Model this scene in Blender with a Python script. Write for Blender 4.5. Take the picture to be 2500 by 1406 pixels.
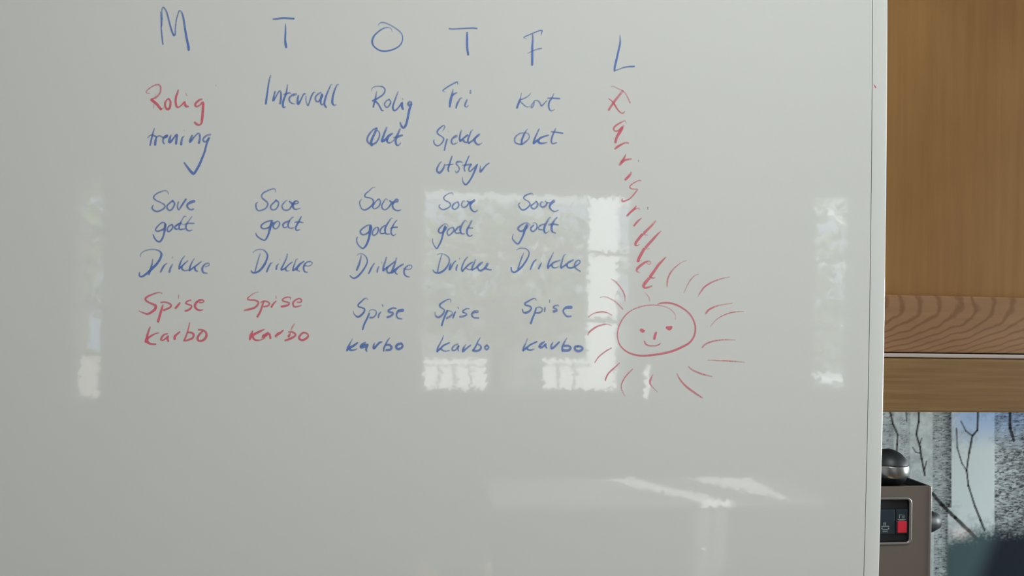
import bpy, bmesh, math, random
from mathutils import Vector, Matrix
random.seed(7)
for o in list(bpy.data.objects): bpy.data.objects.remove(o)
SC = bpy.context.scene
COL = SC.collection

# ------------------------------------------------------------------ camera
FPX, CX, CY = 1944.0, 1250.0, 703.0          # pixels of the 2500x1406 frame
CAM = Vector((0.0, -0.80, 1.54))
YAW, PITCH, ROLL = 0.120, 0.0095, 0.0205
F = Vector((math.sin(YAW)*math.cos(PITCH), math.cos(YAW)*math.cos(PITCH), math.sin(PITCH)))
R0 = Vector((math.cos(YAW), -math.sin(YAW), 0)); U0 = R0.cross(F)
RR = R0*math.cos(ROLL) + U0*math.sin(ROLL); UU = U0*math.cos(ROLL) - R0*math.sin(ROLL)
cd = bpy.data.cameras.new('camera'); cam = bpy.data.objects.new('camera', cd); COL.objects.link(cam)
cd.sensor_width = 36.0; cd.lens = FPX/2500*36.0; cd.clip_start = 0.02; cd.clip_end = 200
m = Matrix((RR, UU, -F)).transposed().to_4x4(); m.translation = CAM; cam.matrix_world = m
SC.camera = cam

# ------------------------------------------------------------------ light
SC.view_settings.view_transform = 'Standard'; SC.view_settings.look = 'None'
SC.view_settings.gamma = 1.0; SC.view_settings.use_curve_mapping = False
SC.view_settings.exposure = 0.0
W = bpy.data.worlds.new('sky'); SC.world = W; W.use_nodes = True
nt = W.node_tree; nt.nodes.clear()
wo = nt.nodes.new('ShaderNodeOutputWorld'); wb = nt.nodes.new('ShaderNodeBackground')
wb.inputs[0].default_value = (0.52, 0.72, 1.0, 1); wb.inputs[1].default_value = 2.1
nt.links.new(wb.outputs[0], wo.inputs[0])
SUN_DIR = Vector((-0.50, -0.66, -0.50)).normalized()
sd = bpy.data.lights.new('sun', 'SUN'); sd.energy = 18.0; sd.angle = math.radians(0.6); sd.color = (1.0, 0.97, 0.92)
so = bpy.data.objects.new('sun', sd); COL.objects.link(so); so.location = (6, 3, 7)
so.rotation_euler = SUN_DIR.to_track_quat('-Z', 'Y').to_euler()
def area(name, loc, direction, sx, sy, power, col):
    l = bpy.data.lights.new(name, 'AREA'); l.shape = 'RECTANGLE'; l.size = sx; l.size_y = sy
    l.energy = power; l.color = col
    o = bpy.data.objects.new(name, l); COL.objects.link(o); o.location = loc
    o.rotation_euler = Vector(direction).to_track_quat('-Z', 'Y').to_euler(); return o
# fill area lights added at two unseen windows of the right wall
area('added_kitchen_fill', (2.53, -0.12, 1.32), (-1, 0.08, 0), 0.44, 0.60, 34, (0.90, 0.98, 1.0))
area('added_right_fill', (2.53, -1.0, 2.08), (-1, 0, -0.15), 0.66, 0.42, 3, (0.86, 0.98, 1.0))

FILL_LAMP = 85.0                                 # glow of the unseen ceiling lamp added further down to brighten the board
# ------------------------------------------------------------------ helpers
def ray(px, py):
    return (F + RR*((px-CX)/FPX) + UU*((CY-py)/FPX))
def at_y(px, py, y):                       # point on the plane y = const seen at a pixel
    d = ray(px, py); return CAM + d*((y-CAM.y)/d.y)
def mir_y(px, py, y):                      # point on the plane y = const (y<0) seen in the board (mirror plane y=0)
    p = at_y(px, py, -y); return Vector((p.x, -p.y, p.z))
def mir_z(px, py, z):
    d = ray(px, py); p = CAM + d*((z-CAM.z)/d.z); return Vector((p.x, -p.y, p.z))
ORG = {}
def thing(name, label, cat, loc=(0,0,0), group=None):
    o = bpy.data.objects.new(name, None); COL.objects.link(o); o.location = loc
    o.empty_display_size = 0.05; ORG[o.name] = Vector(loc)
    o['label'] = label; o['category'] = cat
    if group: o['group'] = group
    return o
def link(name, me, mat, parent=None, label=None, smooth=False, loc=None):
    o = bpy.data.objects.new(name, me); COL.objects.link(o)
    if mat: me.materials.append(mat)
    if parent is not None:
        base = ORG[parent.name]; o.parent = parent; ORG[o.name] = base
        me.transform(Matrix.Translation(-base))
    else:
        base = Vector(loc) if loc is not None else sum((v.co for v in me.vertices), Vector())/max(1, len(me.vertices))
        me.transform(Matrix.Translation(-base)); o.location = base; ORG[o.name] = base
    if smooth:
        for p in me.polygons: p.use_smooth = True
    if label: o['label'] = label
    return o
def mesh(bm):
    me = bpy.data.meshes.new('m'); bm.normal_update(); bm.to_mesh(me); bm.free(); return me
def pyd(vs, fs):
    me = bpy.data.meshes.new('m'); me.from_pydata([tuple(v) for v in vs], [], fs); me.update(); return me
def box(bm, x0, x1, y0, y1, z0, z1, bev=0.0, seg=2):
    b = bmesh.new()
    bmesh.ops.create_cube(b, size=1)
    for v in b.verts:
        v.co = Vector(((x0+x1)/2+v.co.x*(x1-x0), (y0+y1)/2+v.co.y*(y1-y0), (z0+z1)/2+v.co.z*(z1-z0)))
    if bev: bmesh.ops.bevel(b, geom=list(b.edges), offset=bev, segments=seg, affect='EDGES', profile=0.5)
    me = bpy.data.meshes.new('t'); b.to_mesh(me); b.free(); bm.from_mesh(me); bpy.data.meshes.remove(me)
def boxobj(name, dims, mat, parent=None, bev=0.0, label=None):
    bm = bmesh.new(); box(bm, *dims, bev=bev); return link(name, mesh(bm), mat, parent, label)
def struct(o): o['kind'] = 'structure'; return o
def lathe(prof, seg=48, M4=None):            # prof: (r, z) pairs
    vs, fs = [], []
    for r, z in prof:
        for k in range(seg):
            a = 2*math.pi*k/seg; v = Vector((r*math.cos(a), r*math.sin(a), z)); vs.append(M4 @ v if M4 else v)
    for i in range(len(prof)-1):
        for k in range(seg):
            a, b = i*seg+k, i*seg+(k+1) % seg; fs.append((a, b, b+seg, a+seg))
    fs.append(tuple(range(seg-1, -1, -1))); fs.append(tuple((len(prof)-1)*seg+k for k in range(seg)))
    return pyd(vs, fs)

# ------------------------------------------------------------------ materials
def mat(name, col, rough=0.5, metal=0.0, spec=0.5, coat=0.0):
    M = bpy.data.materials.new(name); M.use_nodes = True; b = M.node_tree.nodes['Principled BSDF']
    b.inputs['Base Color'].default_value = (*col, 1); b.inputs['Roughness'].default_value = rough
    b.inputs['Metallic'].default_value = metal; b.inputs['Specular IOR Level'].default_value = spec
    b.inputs['Coat Weight'].default_value = coat
    return M
def N(M, t, **kw):
    n = M.node_tree.nodes.new(t)
    for k, v in kw.items(): setattr(n, k, v)
    return n
def L(M, a, b): M.node_tree.links.new(a, b)
def wob(M, amp, scale):                     # faint orange-peel waviness of a lacquered face
    b = M.node_tree.nodes['Principled BSDF']
    tc = N(M, 'ShaderNodeTexCoord'); n = N(M, 'ShaderNodeTexNoise'); n.inputs['Scale'].default_value = scale; n.inputs['Detail'].default_value = 2
    g = N(M, 'ShaderNodeNewGeometry'); s = N(M, 'ShaderNodeVectorMath', operation='SUBTRACT'); s.inputs[1].default_value = (.5, .5, .5)
    k = N(M, 'ShaderNodeVectorMath', operation='SCALE'); k.inputs['Scale'].default_value = amp
    a = N(M, 'ShaderNodeVectorMath', operation='ADD'); z = N(M, 'ShaderNodeVectorMath', operation='NORMALIZE')
    L(M, tc.outputs['Object'], n.inputs['Vector']); L(M, n.outputs['Color'], s.inputs[0]); L(M, s.outputs[0], k.inputs[0])
    L(M, g.outputs['Normal'], a.inputs[0]); L(M, k.outputs[0], a.inputs[1]); L(M, a.outputs[0], z.inputs[0]); L(M, z.outputs[0], b.inputs['Normal'])
    return M
M_board = wob(mat('white_gloss_board', (0.735, 0.742, 0.728), 0.03, spec=0.8), 0.010, 170)
M_edge = wob(mat('white_gloss_edge', (0.74, 0.75, 0.735), 0.05, spec=0.8), 0.008, 150)
M_rim = mat('cream_edge_highlight', (0.55, 0.47, 0.41), 0.4)  # highlight along the board's rounded edge, painted as a cream band
def ink(name, col):
    M = mat(name, col, 0.22, spec=0.6); b = M.node_tree.nodes['Principled BSDF']
    at = N(M, 'ShaderNodeAttribute', attribute_name='inkload'); tr = N(M, 'ShaderNodeBsdfTransparent'); mx = N(M, 'ShaderNodeMixShader')
    tc = N(M, 'ShaderNodeTexCoord'); n = N(M, 'ShaderNodeTexNoise'); n.inputs['Scale'].default_value = 500; n.inputs['Detail'].default_value = 1
    mr = N(M, 'ShaderNodeMapRange'); mr.inputs[1].default_value = .3; mr.inputs[2].default_value = .7; mr.inputs[3].default_value = .78; mr.inputs[4].default_value = 1.02
    mu = N(M, 'ShaderNodeMath', operation='MULTIPLY', use_clamp=True)
    L(M, tc.outputs['Object'], n.inputs['Vector']); L(M, n.outputs['Fac'], mr.inputs[0]); L(M, mr.outputs[0], mu.inputs[0]); L(M, at.outputs['Fac'], mu.inputs[1])
    L(M, mu.outputs[0], mx.inputs[0]); L(M, tr.outputs[0], mx.inputs[1]); L(M, b.outputs[0], mx.inputs[2])
    L(M, mx.outputs[0], M.node_tree.nodes['Material Output'].inputs['Surface']); return M
INK = {'b': ink('blue_marker_ink', (0.12, 0.225, 0.60)), 'r': ink('red_marker_ink', (0.78, 0.15, 0.215)), 'g': ink('grey_smudge', (0.12, 0.12, 0.11))}
ZAP = [0.09]
def wood(name, c1, c2, kind):
    M = mat(name, c1, 0.42, spec=0.22); b = M.node_tree.nodes['Principled BSDF']
    tc = N(M, 'ShaderNodeTexCoord'); mp = N(M, 'ShaderNodeMapping'); n = N(M, 'ShaderNodeTexNoise'); n.inputs['Detail'].default_value = 6; n.inputs['Scale'].default_value = 1
    n.inputs['Roughness'].default_value = .62
    mp.inputs['Scale'].default_value = {'v': (95, 95, 4), 'h': (7, 120, 230), 'c': (10, 90, 130)}[kind]
    cr = N(M, 'ShaderNodeValToRGB'); cr.color_ramp.elements[0].position = .3; cr.color_ramp.elements[1].position = .7
    cr.color_ramp.elements[0].color = (*c2, 1); cr.color_ramp.elements[1].color = (*c1, 1)
    L(M, tc.outputs['Object'], mp.inputs[0]); L(M, mp.outputs[0], n.inputs['Vector']); L(M, n.outputs['Fac'], cr.inputs[0])
    n2 = N(M, 'ShaderNodeTexNoise'); n2.inputs['Scale'].default_value = 9; n2.inputs['Detail'].default_value = 2
    L(M, tc.outputs['Object'], n2.inputs['Vector'])
    mx = N(M, 'ShaderNodeMix', data_type='RGBA', blend_type='MULTIPLY'); mx.inputs['Factor'].default_value = 0.6
    r2 = N(M, 'ShaderNodeValToRGB'); r2.color_ramp.elements[0].position = .3; r2.color_ramp.elements[1].position = .7
    r2.color_ramp.elements[0].color = (.80, .76, .78, 1); r2.color_ramp.elements[1].color = (1, 1, 1, 1)
    L(M, n2.outputs['Fac'], r2.inputs[0]); L(M, cr.outputs[0], mx.inputs['A']); L(M, r2.outputs[0], mx.inputs['B'])
    out = mx.outputs['Result']
    if kind == 'c':                        # cathedral grain: nested arcs with their tip to the right
        sx = N(M, 'ShaderNodeSeparateXYZ'); L(M, tc.outputs['Object'], sx.inputs[0])
        s0 = N(M, 'ShaderNodeMath', operation='SUBTRACT'); s0.name = 'apex'; L(M, sx.outputs['Z'], s0.inputs[0])
        q = N(M, 'ShaderNodeMath', operation='MULTIPLY'); L(M, s0.outputs[0], q.inputs[0]); L(M, s0.outputs[0], q.inputs[1])
        q2 = N(M, 'ShaderNodeMath', operation='MULTIPLY'); L(M, q.outputs[0], q2.inputs[0]); q2.inputs[1].default_value = 36
        sl = N(M, 'ShaderNodeMath', operation='MULTIPLY_ADD'); L(M, s0.outputs[0], sl.inputs[0]); sl.inputs[1].default_value = -0.4; L(M, q2.outputs[0], sl.inputs[2])
        ad = N(M, 'ShaderNodeMath', operation='ADD'); L(M, sx.outputs['X'], ad.inputs[0]); L(M, sl.outputs[0], ad.inputs[1])
        n3 = N(M, 'ShaderNodeTexNoise'); n3.inputs['Scale'].default_value = 30; n3.inputs['Detail'].default_value = 3; L(M, tc.outputs['Object'], n3.inputs['Vector'])
        nd = N(M, 'ShaderNodeMath', operation='MULTIPLY_ADD'); L(M, n3.outputs['Fac'], nd.inputs[0]); nd.inputs[1].default_value = 0.035; L(M, ad.outputs[0], nd.inputs[2])
        fr = N(M, 'ShaderNodeMath', operation='MULTIPLY'); L(M, nd.outputs[0], fr.inputs[0]); fr.inputs[1].default_value = 260
        si = N(M, 'ShaderNodeMath', operation='SINE'); L(M, fr.outputs[0], si.inputs[0])
        r3 = N(M, 'ShaderNodeValToRGB'); r3.color_ramp.elements[0].position = .0; r3.color_ramp.elements[1].position = .35
        r3.color_ramp.elements[0].color = (.66, .58, .52, 1); r3.color_ramp.elements[1].color = (1, 1, 1, 1)
        mp2 = N(M, 'ShaderNodeMapRange'); mp2.inputs[1].default_value = -1; L(M, si.outputs[0], mp2.inputs[0]); L(M, mp2.outputs[0], r3.inputs[0])
        m2 = N(M, 'ShaderNodeMix', data_type='RGBA', blend_type='MULTIPLY'); m2.inputs['Factor'].default_value = .8
        L(M, out, m2.inputs['A']); L(M, r3.outputs[0], m2.inputs['B']); out = m2.outputs['Result']
    L(M, out, b.inputs['Base Color']); return M
M_panel = wood('oak_panel_vertical', (0.285, 0.150, 0.050), (0.235, 0.118, 0.038), 'v')
M_rail = wood('oak_rail_cathedral', (0.31, 0.172, 0.088), (0.265, 0.145, 0.070), 'c')
M_pelmet = wood('oak_pelmet_horizontal', (0.27, 0.165, 0.070), (0.19, 0.108, 0.042), 'h')
M_table = mat('white_lacquer', (0.78, 0.79, 0.78), 0.45)
M_side = mat('grey_sideboard', (0.13, 0.135, 0.135), 0.6)
M_wall = mat('painted_wall', (0.50, 0.50, 0.48), 0.8)
M_wall_l = mat('grey_green_wall', (0.20, 0.21, 0.20), 0.8)
M_ceil = mat('white_ceiling', (0.74, 0.75, 0.75), 0.8)
M_floor = wood('floor_boards', (0.36, 0.25, 0.15), (0.28, 0.18, 0.10), 'h')
M_frame = mat('white_window_frame', (0.80, 0.80, 0.78), 0.4)
M_alu = mat('brushed_aluminium', (0.62, 0.58, 0.56), 0.35, metal=0.75)
M_alu2 = mat('aluminium_light', (0.46, 0.39, 0.35), 0.5, metal=0.2)
M_taupe = mat('taupe_metallic_panel', (0.235, 0.195, 0.17), 0.34, metal=0.55)
M_chrome = mat('satin_chrome', (0.30, 0.27, 0.26), 0.35, metal=0.7)
M_black = mat('black_plastic', (0.008, 0.010, 0.013), 0.45)
M_navy = mat('blue_black_button', (0.018, 0.030, 0.042), 0.35)
M_red = mat('red_button', (0.62, 0.02, 0.045), 0.35)
M_mark = mat('grey_pictogram', (0.20, 0.24, 0.25), 0.5)
M_ball = mat('dark_polished_steel', (0.32, 0.31, 0.31), 0.3, metal=0.95)
M_cap = mat('matt_black_cap', (0.018, 0.023, 0.027), 0.45)
M_stone = mat('dark_worktop', (0.05, 0.05, 0.055), 0.3)
M_white = mat('white_paint', (0.80, 0.80, 0.78), 0.6)
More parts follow.
